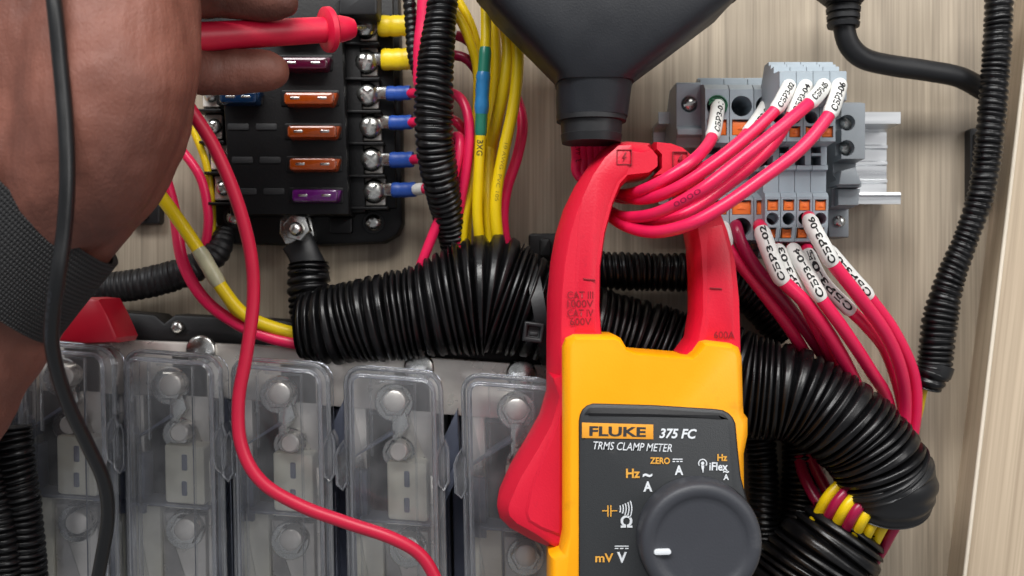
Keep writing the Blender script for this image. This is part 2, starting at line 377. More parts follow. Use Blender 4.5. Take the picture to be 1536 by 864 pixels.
def boolcut(v, f, cutters, mat, recenter=None):
    """returns a mesh = (v,f) minus cutters, evaluated once and shared"""
    def tmp(v, f):
        me = bpy.data.meshes.new('t'); me.from_pydata([tuple(x) for x in v], [], f); bm = bmesh.new(); bm.from_mesh(me)
        bmesh.ops.recalc_face_normals(bm, faces=bm.faces); bm.to_mesh(me); bm.free()
        o = bpy.data.objects.new('t', me); COL.objects.link(o); return o
    a = tmp(v, f); cs = [tmp(*c) for c in cutters]
    for c in cs:
        md = a.modifiers.new('b', 'BOOLEAN'); md.operation = 'DIFFERENCE'; md.object = c; md.solver = 'EXACT'
    bpy.context.view_layer.update(); dg = bpy.context.evaluated_depsgraph_get()
    me = bpy.data.meshes.new_from_object(a.evaluated_get(dg))
    for o in [a] + cs: m0 = o.data; bpy.data.objects.remove(o); bpy.data.meshes.remove(m0)
    me.materials.clear(); me.materials.append(mat)
    me.polygons.foreach_set('use_smooth', [True] * len(me.polygons)); me.set_sharp_from_angle(angle=math.radians(35))
    return me
def boxv(x0, x1, y0, y1, z0, z1):
    V = [(x, y, z) for x in (x0, x1) for y in (y0, y1) for z in (z0, z1)]
    return V, [(0, 1, 3, 2), (4, 6, 7, 5), (0, 4, 5, 1), (2, 3, 7, 6), (0, 2, 6, 4), (1, 5, 7, 3)]

_tc = {}
def textmesh(s, bold=0, shear=0):
    k = (s, bold, shear)
    if k not in _tc:
        cu = bpy.data.curves.new('t', 'FONT'); cu.body = s; cu.size = 1; cu.offset = bold; cu.shear = shear; cu.resolution_u = 3
        cu.fill_mode = 'FRONT'
        o = bpy.data.objects.new('t', cu); COL.objects.link(o); bpy.context.view_layer.update()
        me = bpy.data.meshes.new_from_object(o.evaluated_get(bpy.context.evaluated_depsgraph_get()))
        v = np.array([tuple(x.co) for x in me.vertices]); f = [tuple(p.vertices) for p in me.polygons]
        bpy.data.objects.remove(o); bpy.data.meshes.remove(me); bpy.data.curves.remove(cu)
        mn, mx = v.min(0), v.max(0); v = (v - mn) / np.maximum(mx - mn, 1e-6); _tc[k] = (v[:, :2], f)
    return _tc[k]
def text(s, box, h, mat, parent, bold=.02, shear=0, deg=0, name='lettering'):
    v, f = textmesh(s, bold, shear); x0, y0, x1, y1 = box
    pts = [(x0 + (x1 - x0) * a, y1 - (y1 - y0) * b) for a, b in v]
    if deg: pts = rot(pts, deg, ((x0 + x1) / 2, (y0 + y1) / 2))
    return mk(name, [P(x, y, h) for x, y in pts], f, mat, parent, 0)
def tubetext(s, W, u0, u1, dr, size, ang, parent, mat=m_ink, flip=False, bold=.02, name='lettering'):
    """text wrapped on the wire W, from arc fraction u0 to u1; size = letter height in m; ang = turn round the tube (deg)"""
    v, f = textmesh(s, bold, 0); L = W.u[-1]; R = W.r + dr + .00006
    # subdivide for curvature: letters are small, flat triangles are close enough
    T, _, _ = frames(W.p); out = []
    for a, b in v:
        if flip: a, b = 1 - a, 1 - b
        u = (u0 + (u1 - u0) * a) * L
        c = np.array([np.interp(u, W.u, W.p[:, k]) for k in range(3)]); t = np.array([np.interp(u, W.u, T[:, k]) for k in range(3)]); t /= np.linalg.norm(t)
        n = np.array([0, -1., 0]); n -= (n @ t) * t; n /= np.linalg.norm(n); bb = np.cross(n, t)
        th = math.radians(ang) + (b - .5) * size / R
        out.append(tuple(c + R * (math.cos(th) * n + math.sin(th) * bb)))
    return mk(name, out, f, mat, parent, 0)
# ------------------------------------------------------------------ the setting
def panel():
    v, f = boxv(-.42, .42, 0, .012, -.30, .30)
    o = mk('back_panel', v, f, m_wood, None, 38, origin=(0, 0, 0)); tag(o, 'grey oak laminate board behind all the wiring', None, None, 'structure')
    # side board on the right: leaning inner face and bright front edge
    a0, a1 = P(1533, -90, 0), P(1396, 1070, 0); h = .0145
    dirv = (a1 - a0).normalized(); side = Vector((1, 0, 0)) * .09
    V = [a0, a1, a1 + side, a0 + side]; V = V + [p + Vector((0, -h, 0)) for p in V]
    F = [(0, 1, 2, 3), (4, 7, 6, 5), (0, 4, 5, 1), (1, 5, 6, 2), (2, 6, 7, 3), (3, 7, 4, 0)]
    bm = bmesh.new(); vs = [bm.verts.new(p) for p in V]; [bm.faces.new([vs[i] for i in q]) for q in F]
    bmesh.ops.recalc_face_normals(bm, faces=bm.faces); me = bpy.data.meshes.new('side_panel'); 
    c = (a0 + a1) / 2
    M3 = Matrix.Rotation(math.atan2(a1.x - a0.x, a0.z - a1.z), 4, 'Y')
    bmesh.ops.translate(bm, verts=bm.verts, vec=-c); bmesh.ops.transform(bm, matrix=M3, verts=bm.verts); bm.to_mesh(me); bm.free(); me.materials.append(m_wood2)
    o = bpy.data.objects.new('side_panel', me); COL.objects.link(o); o.location = c; o.rotation_euler = (0, -math.atan2(a1.x - a0.x, a0.z - a1.z), 0)
    WL[o.name] = c
    tag(o, 'pale oak side board of the cabinet along the right edge', None, None, 'structure')
    e0, e1 = a0 + Vector((.0003, -h - .0001, 0)), a1 + Vector((.0003, -h - .0001, 0))
    v, f = sweep(np.array([tuple(e0), tuple((e0 + e1) / 2), tuple(e1)]), np.array([.0007] * 3), 8)
    s = mk('edge_band', v, f, m_edge, None); tag(s, 'thin cream edge band along the side board', None, None, 'structure')
panel()

# ------------------------------------------------------------------ shared small meshes
def screw_mesh():
    r = .0031
    prof = [(.3, 2.0), (1.4, 1.85), (2.3, 1.4), (2.9, .7), (3.1, 0), (3.1, -.6)]
    a = np.linspace(0, 2 * math.pi, 28, endpoint=False); V = []
    for rr, h in prof: V += [(rr / 1000 * math.cos(t), -h / 1000, rr / 1000 * math.sin(t)) for t in a]
    n = 28; F = [tuple(range(n))]
    for k in range(len(prof) - 1): F += [(k * n + j, (k + 1) * n + j, (k + 1) * n + (j + 1) % n, k * n + (j + 1) % n) for j in range(n)]
    F.append(tuple((len(prof) - 1) * n + j for j in range(n))[::-1])
    return V, F
sv, sf = screw_mesh()
ME_CROSS = boolcut(sv, sf, [boxv(-.0017, .0017, -.003, -.0009, -.0004, .0004), boxv(-.0004, .0004, -.00305, -.00092, -.0017, .0017)], m_steel)
ME_SLOT = boolcut(sv, sf, [boxv(-.004, .004, -.003, -.0010, -.00045, .00045)], m_steel)
def screw(name, px, py, h, dpx, parent, slot=False, deg=20):
    s = dpx * mpp(h) / .0062; return inst(name, ME_SLOT if slot else ME_CROSS, P(px, py, h), parent, s, (0, math.radians(deg), 0))

# ------------------------------------------------------------------ blade fuse box
FB = thing('fuse_box', P(450, 200, 0), 'black blade fuse box with amber and violet fuses left of the vertical conduit', 'fuse box')
base = [(262, -60), (596, -60), (600, 60), (604, 335), (596, 352), (575, 364), (480, 368), (350, 366), (330, 352), (322, 330), (300, 120)]
slab('base_plate', base, 9, 0, m_box, FB, 1.2)
body = [(322, -60), (512, -60), (514, 60), (524, 322), (345, 322)]
slab('body', body, 24, 8, m_box, FB, 1)
slab('body_step', [(512, -50), (536, -50), (548, 318), (524, 320)], 17, 8, m_box, FB, .6)
slab('terminal_bed', [(534, -50), (588, -50), (594, 312), (548, 314)], 12, 8, m_box, FB, .5)
slab('terminal_bed', [(300, 100), (322, 100), (344, 300), (322, 304)], 12, 8, m_box, FB, .5)
slab('cover_edge', rrect(508, -20, 566, 22, 4), 31, 18, m_rub, FB, .8)
for i, (x, y) in enumerate([(548, 40), (549, 93), (551, 142), (555, 190), (557, 239), (561, 287)]):
    pl = slab('terminal_plate', rrect(x - 18, y - 21, x + 17, y + 21, 2, 2), 14, 12, m_tin, FB, .3)
    screw('terminal_screw', x, y, 15.5, 37, FB, deg=random.uniform(0, 80))
    slab('divider', [(x - 34, y + 23), (x + 20, y + 23), (x + 20, y + 27), (x - 34, y + 27)], 19, 9, m_box, FB, .3)
for i, (x, y) in enumerate([(316, 142), (320, 190), (328, 236), (334, 282)]):
    slab('terminal_plate', rrect(x - 12, y - 18, x + 13, y + 18, 2, 2), 13.5, 12, m_tin, FB, .3)
    screw('terminal_screw', x + 1, y, 14.5, 24, FB, deg=random.uniform(0, 80))
    slab('divider', [(x - 22, y + 21), (x + 16, y + 21), (x + 16, y + 25), (x - 22, y + 25)], 18, 9, m_box, FB, .3)
def fuse(x0, x1, y, mat, tab=True):
    h = 31
    o = slab('fuse', rrect(x0, y - 9.5, x1, y + 9.5, 5), h, 22, mat, FB, 1.1)
    if tab: slab('fuse_shoulder', [(x1 - 3, y - 8), (x1 + 6, y - 8), (x1 + 1, y + 8), (x1 - 3, y + 8)], h - 2, 22, mat, o, .4)
    for xx in (x0 + 17, x1 - 17):
        slab('test_point', rrect(xx - 7, y - 1.8, xx + 7, y + 1.8, 1.2, 2), h + .15, h - 1.5, m_steel, o, .1)
    slab('fuse_socket', rrect(x0 - 4, y - 12, x1 + 9, y + 12, 3), 24.6, 22, m_box, FB, .3)
fuse(425, 500, 147, m_fo); fuse(430, 504, 197, m_fo); fuse(433, 504, 246, m_fo); fuse(437, 506, 293, m_fp)
fuse(420, 490, 94, m_fm); fuse(328, 385, 145, m_fb); fuse(408, 480, 44, m_fm)
for y in (190, 240, 287):
    x = 345 + (y - 190) * .12
    for k in (0, 42): slab('empty_slot', rrect(x + k - 4, y - 5, x + k + 28, y + 5, 2, 2), 24.5, 22, m_dark, FB, .25)
slab('body_recess_lip', rrect(494, 326, 528, 350, 3), 12, 8, m_box, FB, .5)
for x, y in ((560, 334), (352, 326)):
    v, f = lathe(x, y, [(3.9, 9.4), (4.1, 9.2), (4.1, 8)]); mk('screw_collar', v, f, m_rub, FB)
    screw('mounting_screw', x, y, 10, 25, FB, deg=35)
# stud with ring lug and nut
slab('stud_plate', [(420, 328), (432, 318), (450, 316), (466, 326), (471, 352), (468, 364), (428, 366), (419, 350)], 17, 9, m_steel, FB, .5)
hexp = [(444 + 21 * math.cos(math.radians(60 * k + 12)), 341 + 21 * math.sin(math.radians(60 * k + 12))) for k in range(6)]
slab('nut', hexp, 23, 16.5, m_steel, FB, .7)
v, f = lathe(442, 343, [(.4, 29), (1.6, 28.6), (2.4, 27.5), (2.5, 27), (2.5, 23)]); mk('stud', v, f, m_steel, FB)

# the heavy cable leaving the stud
SCB = thing('stud_cable', P(460, 400, 10), 'short heavy black cable bolted to the fuse box stud', 'cable')
p4, u = path3([(446, 362, 17, 50), (456, 382, 18, 48), (463, 404, 19, 56), (466, 425, 20, 60)], .0008)
v, f = sweep(p4[:, :3], p4[:, 3], 24, flat=np.linspace(.35, .9, len(p4))); mk('heat_shrink', v, f, m_rub, SCB)
conduit('corrugated_sleeve', [(463, 396, 19, 62), (463, 425, 20, 64), (466, 460, 21, 66), (478, 500, 22, 66)], m_blk, SCB, 9, .16, jit=.3)

# ------------------------------------------------------------------ crimped wires on the fuse box
def crimp(y, x0, x1, mat, wd, label, tail, marker, matw):
    t = thing('crimped_wire', P(x0, y, 20), label, 'wire', 'wires screwed to the right side of the fuse box')
    v, f = merge(sweep(*(lambda p: (p, np.full(len(p), 9.5 * mpp(18)), 16))(resample([list(P(x0 - 22, y - 1, 15.6)), list(P(x0 - 10, y - 1, 16.2)), list(P(x0 + 4, y, 17.5))], .0012)[0][:, :3]), flat=[.2] * 30))
    mk('ring_lug', [(a[0], a[1], a[2]) for a in v], f, m_steel, t)
    n = 14; p = resample([list(P(x0, y, 17.5)), list(P((x0 + x1) / 2, y, 18)), list(P(x1, y - 1, 19))], .0008)[0]
    uu = np.linspace(0, 1, len(p)); r = wd / 2 * mpp(18) * (1 - .08 * np.exp(-((uu - .35) / .05) ** 2) - .06 * np.exp(-((uu - .7) / .05) ** 2)); r[0] *= .9; r[-1] *= .95
    v, f = sweep(p, r, 18, flat=np.full(len(p), .72)); mk('crimp_sleeve', v, f, mat, t)
    W = Wire([(x1 - 4, y, 19)] + tail, 15); v, f = W.mesh(); mk('insulation', v, f, matw, t, 60)
    if marker:
        v, f = W.mesh(marker[0], marker[1], .0004); mk('marker_sleeve', v, f, m_white, t, 60)
    return t
crimp(39, 568, 616, m_ycr, 32, 'wire in yellow crimp on the top terminal touched by the probe', [(640, 42, 22), (672, 50, 24), (700, 60, 24), (722, 90, 22), (728, 160, 20), (722, 300, 18), (715, 380, 18)], (.09, .19), m_dpink)
crimp(89, 573, 616, m_ycr, 33, 'wire in yellow crimp on the second terminal from the top', [(645, 84, 22), (676, 82, 24), (704, 92, 24), (722, 130, 22), (724, 220, 20), (728, 330, 18), (730, 380, 18)], (.08, .18), m_dpink)
crimp(140, 580, 616, m_bcr, 22, 'pink wire in blue crimp arching out highest beside the conduit', [(640, 139, 24), (672, 138, 29), (694, 152, 33), (704, 190, 35), (700, 250, 34), (690, 310, 30), (686, 345, 27), (688, 390, 24)], None, m_pink)
crimp(184, 584, 618, m_bcr, 22, 'dark pink wire in blue crimp ending under the pink arch', [(640, 182, 24), (672, 178, 25), (690, 188, 26), (699, 215, 24), (694, 300, 22), (700, 380, 20)], None, m_pink)
crimp(240, 585, 620, m_bcr, 24, 'pink wire in blue crimp crossing low to the thick loom', [(640, 236, 24), (666, 222, 25), (684, 205, 30), (690, 212, 34), (684, 250, 35), (666, 310, 31), (648, 355, 28), (630, 402, 25), (622, 430, 22)], None, m_pink)
crimp(285, 588, 624, m_bcr, 23, 'wire in blue crimp with white marker on the lowest terminal', [(640, 284, 22), (668, 300, 18), (690, 350, 16), (700, 400, 16)], (.02, .12), m_pink)

# ------------------------------------------------------------------ vertical conduit and the yellow bundle
conduit('corrugated_conduit', [(668, -30, 40, 42), (657, 60, 42, 52), (652, 120, 43, 58), (651, 200, 42, 60), (661, 270, 36, 56), (674, 330, 27, 48), (688, 395, 18, 42)], m_blk, None, 9.4, .14)
tag(bpy.data.objects['corrugated_conduit'], 'upright black corrugated conduit between fuse box and yellow wires', 'conduit')
o = conduit('corrugated_conduit', [(612, -30, 30, 20), (617, 40, 30, 20), (622, 90, 30, 20), (640, 150, 30, 18)], m_blk, None, 9.4, .16); tag(o, 'narrow black conduit edge left of the pink stripe beside the fuse box', 'conduit')
o, W = wire('flat_cable', [(640, -30, 32), (637, 30, 32), (633, 70, 32), (632, 130, 30)], 26, m_pink); tag(o, 'bright pink cable showing in the slit of the upright conduit', 'cable')
Y = [('yellow wire bending in from the upper left, outermost', [(672, -20, 26), (692, 8, 26), (710, 46, 26), (718, 90, 25), (716, 160, 23), (710, 240, 23), (703, 300, 24), (700, 385, 22)], 13),
     ('yellow wire bending in below its neighbour beside the white markers', [(672, 8, 30), (690, 30, 30), (706, 66, 30), (716, 110, 28), (714, 190, 26), (706, 270, 28), (697, 330, 28), (694, 385, 24)], 14),
     ('yellow wire right of the blue splice, half hidden', [(742, -30, 24), (742, 40, 24), (744, 100, 24), (738, 180, 24), (733, 260, 26), (732, 320, 28), (738, 385, 26)], 17),
     ('thick yellow wire passing diagonally under the hood edge', [(752, -30, 30), (757, 30, 30), (762, 80, 31), (754, 140, 31), (742, 195, 28), (734, 250, 22), (728, 385, 20)], 19),
     ('rightmost yellow wire curving down beside the pink one', [(768, -30, 33), (774, 40, 34), (777, 95, 35), (770, 160, 35), (756, 225, 35), (745, 285, 34), (744, 330, 32), (752, 392, 28)], 18)]
for lb, pts, wd in Y:
    o, W = wire('yellow_wire', pts, wd, m_yel); tag(o, lb, 'wire', 'yellow wires entering the thick loom')
    if 'outermost' in lb or 'rightmost' in lb: tubetext('10 AWG  PVC 105', W, .58, .78, 0, .0013, 10 if 'right' in lb else -20, o, bold=-.01, mat=m_brown)
t = thing('spliced_yellow_wire', P(724, 140, 34), 'yellow wire with a blue and teal heat shrink splice', 'wire', 'yellow wires entering the thick loom')
W = Wire([(727, -30, 36), (729, 30, 37), (728, 75, 38), (724, 130, 38), (721, 200, 37), (718, 260, 36), (716, 320, 33), (722, 385, 28)], 16)
v, f = W.mesh(); mk('insulation', v, f, m_yel, t, 60)
v, f = W.mesh(.245, .56, .0003); mk('teal_sleeve', v, f, m_teal, t, 60)
v, f = W.mesh(.335, .485, .0006, wob=.07); mk('blue_sleeve', v, f, m_bsh, t, 60)
tubetext('BMG', W, .575, .63, 0, .0022, 0, t, bold=.01)
o, W = wire('pink_wire', [(760, 120, 22), (776, 150, 24), (784, 188, 26), (776, 235, 27), (760, 285, 27), (755, 330, 26), (762, 385, 22)], 16, m_pink); tag(o, 'pink wire looping right of the yellow bundle', 'wire')

# ------------------------------------------------------------------ looms
L1 = thing('thick_loom', P(700, 450, 10), 'thick black corrugated loom running across behind the clamp jaws', 'cable loom')
conduit('corrugated_tube', [(452, 490, 26, 98), (500, 487, 27, 119), (560, 479, 28, 130), (620, 469, 28, 138), (672, 455, 28, 156), (708, 445, 28, 176), (742, 443, 28, 184), (780, 456, 28, 160),
        (825, 474, 28, 142), (890, 500, 27, 140), (960, 522, 26, 145), (1050, 550, 28, 150), (1120, 577, 31, 158), (1190, 592, 34, 142), (1240, 618, 36, 138), (1280, 648, 37, 140),
        (1312, 684, 37, 142), (1330, 722, 36, 138)], m_blk, L1, 11.4, .14, 40, 4, jit=.35, spp=9)
conduit('tape_wrap', [(1322, 704, 37, 145), (1331, 722, 36, 143), (1333, 738, 36, 136), (1329, 752, 34, 122)], m_tape, L1, 7, .035, 40, 1.5, jit=.6)
L2 = thing('lower_loom', P(1240, 830, 10), 'black corrugated loom leaving the bottom edge below the taped end', 'cable loom')
conduit('corrugated_tube', [(1280, 782, 28, 104), (1262, 806, 28, 138), (1226, 850, 28, 165), (1180, 915, 28, 175), (1140, 1000, 26, 175)], m_blk, L2, 14, .15, 40, 4, jit=.3, spp=9)
for k in range(8):
    s = k / 7; x = 1240 + 96 * s; y = 748 + 52 * s; pink = k in (1, 3, 7)
    o, W = wire('bundle_wire', [(x + 62 - 30 * s, y - 60 - 10 * s, 34), (x + 22 - 8 * s, y - 24, 36 + 6 * math.sin(s * 3.14)), (x, y, 36 + 8 * math.sin(s * 3.14)), (x - 14, y + 26, 32 + 6 * math.sin(s * 3.14)), (x - 36, y + 60, 28)], 17, m_dpink if pink else m_yel)
    tag(o, ['leftmost yellow', 'upper crimson', 'second yellow', 'middle crimson', 'third yellow', 'fourth yellow', 'rightmost yellow', 'rightmost crimson'][k] + ' wire showing between the taped loom end and the lower loom', 'wire', 'crimson wires in the gap between the looms' if pink else 'yellow wires in the gap between the looms')
for pts, lb in (([(1205, 660, 12), (1222, 700, 16), (1240, 735, 20), (1262, 770, 24)], 'pink wire emerging below the loom bend, upper left'), ([(1212, 640, 10), (1200, 690, 14), (1222, 745, 22), (1250, 775, 26)], 'pink wire behind the loom bend, farthest left')):
    o, W = wire('pink_wire', pts, 18, m_dpink); tag(o, lb, 'wire', 'pink wires under the loom bend')
o = conduit('corrugated_conduit', [(840, 392, 14, 54), (900, 405, 16, 58), (970, 408, 16, 58), (1050, 412, 16, 58), (1120, 440, 12, 58), (1180, 500, 10, 58)], m_blk, None, 9.5, .14); tag(o, 'thinner black conduit seen through the jaw opening above the loom', 'conduit')
o = conduit('corrugated_conduit', [(1120, 560, 8, 44), (1140, 660, 9, 46), (1146, 760, 10, 46), (1140, 920, 10, 46)], m_blk, None, 8.5, .14); tag(o, 'black conduit dropping beside the right edge of the meter', 'conduit')
o = conduit('corrugated_conduit', [(1200, 620, 8, 60), (1205, 700, 9, 64), (1200, 800, 9, 70), (1180, 920, 8, 74)], m_blk, None, 9, .14); tag(o, 'black conduit in shadow behind the lower loom', 'conduit')
RC = thing('right_conduit', P(1450, 300, 5), 'long black conduit down the right side of the panel', 'conduit')
conduit('corrugated_tube', [(1500, -30, 26, 42), (1495, 80, 26, 42), (1487, 180, 25, 42), (1474, 280, 23, 40), (1450, 355, 21, 38), (1425, 420, 20, 44), (1410, 480, 20, 52), (1402, 545, 20, 52), (1396, 566, 20, 48), (1391, 580, 19, 42)], m_blk, RC, 9.2, .15)
p4, u = path3([(1405, 546, 20, 53), (1402, 556, 20, 52), (1400, 563, 20, 50)], .001); v, f = sweep(p4[:, :3], p4[:, 3], 24); mk('tape_wrap', v, f, m_tape, RC, 80)
o, W = wire('yellow_wire', [(1390, 565, 19), (1383, 590, 18), (1374, 630, 15), (1350, 690, 12)], 14, m_yel); tag(o, 'yellow wire dropping out of the right conduit', 'wire')
for k, dx in enumerate((-3, 6)):
    pass
o = conduit('corrugated_conduit', [(60, 440, 14, 44), (140, 434, 14, 46), (215, 425, 14, 48), (285, 405, 13, 46), (325, 378, 12, 40), (338, 345, 8, 30)], m_blk2, None, 9, .07, jit=.2); tag(o, 'black conduit curving behind the hand on the left', 'conduit')
o = conduit('corrugated_conduit', [(18, 640, 58, 56), (22, 700, 58, 62), (30, 780, 56, 66), (38, 900, 54, 70)], m_blk, None, 9.5, .16); tag(o, 'black conduit in front of the clear covers at bottom left', 'conduit', 'conduits at the bottom left corner')
o = conduit('corrugated_conduit', [(-22, 650, 62, 50), (-14, 720, 62, 52), (0, 800, 62, 54), (12, 900, 60, 56)], m_blk, None, 9.5, .16); tag(o, 'black conduit at the very left edge near the bottom', 'conduit', 'conduits at the bottom left corner')

# cable tie on the loom
CT = thing('cable_tie', P(805, 490, 45), 'black cable tie cinched round the loom left of the red jaw', 'cable tie')
a = np.linspace(0, 2 * math.pi, 49)[:-1]; c0 = P(808, 468, 28); ax = (P(796, 400, 28) - P(820, 540, 28)).normalized(); R = 75 * mpp(28)
V = []; F = []
side = Vector((ax.z, 0, -ax.x)); side.normalize()
for k, t in enumerate(a):
    for rr in (R, R + .0011):
        for wv in (-.0022, .0022):
            V.append(c0 + ax * (math.sin(t) * rr) + Vector((0, -1, 0)) * (math.cos(t) * rr) + side * wv)
n = len(a)
for k in range(n):
    i, j = k * 4, ((k + 1) % n) * 4
    F += [(i, i + 1, j + 1, j), (i + 2, j + 2, j + 3, i + 3), (i + 1, i + 3, j + 3, j + 1), (i, j, j + 2, i + 2)]
mk('strap', V, F, m_rub, CT, 40)
hv, hfc = boxv(-.0034, .0034, -.003, .003, -.0033, .0033)
me = boolcut(hv, hfc, [boxv(-.0021, .0021, -.01, -.0012, -.0018, .0020)], m_rub)
hd = inst('tie_head', me, P(800, 498, 47.5), CT, 1, (0, math.radians(8), 0)); b_ = hd.modifiers.new('b', 'BEVEL'); b_.width = .0005; b_.segments = 2
slab('pawl', rrect(794, 498, 807, 504, 1, 2), 49, 46, m_rub, hd, .2)

# mounts
def mount(x0, y0, x1, y1, label, deg=0, txt=None, sc=None):
    t = thing('cable_tie_mount', P((x0 + x1) / 2, (y0 + y1) / 2, 0), label, 'cable mount')
    slab('base', rot(rrect(x0, y0, x1, y1, 5), deg), 5, 0, m_blk2, t, .8)
    if sc: screw('screw', sc[0], sc[1], 5.5, 17, t)
    else:
        m = (x0 + x1) / 2; slab('bridge', rot(rrect(m - 8, y0 + 8, m + 8, y1 - 8, 3), deg), 7, 4, m_blk2, t, .6)
    return t
mount(793, 350, 842, 392, 'black tie mount on the board left of the red jaw')
mount(1455, 192, 1486, 302, 'black tie mount tucked behind the right conduit')
mount(190, 285, 240, 336, 'black tie mount with steel screw beside the hand', sc=(214, 321))
# ------------------------------------------------------------------ loose wires at the left
o, W = wire('pink_wire', [(225, 215, 20), (244, 256, 22), (262, 320, 24), (274, 392, 26), (306, 448, 28), (356, 486, 30), (410, 508, 30), (470, 520, 28)], 18, m_pink); tag(o, 'pink wire sweeping from behind the hand into the loom end', 'wire')
o, W = wire('pink_wire', [(240, 195, 16), (272, 225, 16), (300, 265, 17), (311, 310, 16), (311, 350, 14), (296, 420, 10)], 14, m_pink); tag(o, 'thinner pink wire bowing beside the fuse box left side', 'wire')
o, W = wire('yellow_wire', [(270, 150, 13), (292, 200, 13), (310, 250, 13), (318, 310, 12), (316, 370, 9), (300, 420, 7)], 11, m_yel); tag(o, 'thin yellow wire hugging the fuse box left edge', 'wire')
t = thing('spliced_yellow_wire', P(300, 380, 34), 'yellow wire with a clear silvery splice near the hand', 'wire')
W = Wire([(190, 215, 36), (222, 268, 36), (262, 322, 36), (300, 378, 36), (330, 428, 35), (362, 468, 33), (400, 488, 31), (470, 508, 27)], 20); v, f = W.mesh(); mk('insulation', v, f, m_yel, t, 60)
v, f = W.mesh(.455, .60, .0004, wob=.03); mk('splice_sleeve', v, f, m_spl, t, 60)
W = Wire([(326, 412, 33), (350, 462, 30), (390, 496, 28), (430, 506, 27), (470, 514, 25)], 15); v, f = W.mesh(); mk('second_strand', v, f, m_yel, t, 60)

# ------------------------------------------------------------------ clear covered fuse holders
BB = thing('busbar', P(450, 560, 12), 'bright tinned busbar strip under the thick loom', 'busbar')
slab('bar', [(60, 506), (370, 517), (860, 551), (860, 636), (370, 600), (60, 586)], 24, 19, m_tin, BB, .5)
for x, y in ((300, 526), (628, 552), (782, 562)):
    v, f = lathe(x, y, [(.5, 26.2), (4.6, 26.1), (5.2, 25.7), (5.4, 25.2), (5.4, 24)]); mk('bolt_head', v, f, m_steel, BB)
t = thing('mounting_strip', P(260, 490, 0), 'black plastic strip with a bright screw above the busbar, its right half standing in for shadow', 'bracket')
slab('strip', [(165, 466), (232, 472), (246, 484), (262, 472), (420, 480), (850, 536), (850, 556), (420, 520), (160, 514)], 17, 0, m_blk2, t, 1.2)  # real strip at left; right half paints the shadow between loom and busbar black
screw('screw', 266, 491, 18, 20, t)
t = thing('terminal_boot', P(140, 490, 5), 'red rubber boot over a cable end beside the wrist strap', 'boot')
v, f = loft([(88, 512), (108, 470), (132, 446), (152, 448), (166, 474), (180, 506), (176, 514), (130, 516)], 44, [(1.2, 46), (.5, 45.6), (0, 43.5), (0, 26)]); mk('boot_shell', v, f, m_boot, t)

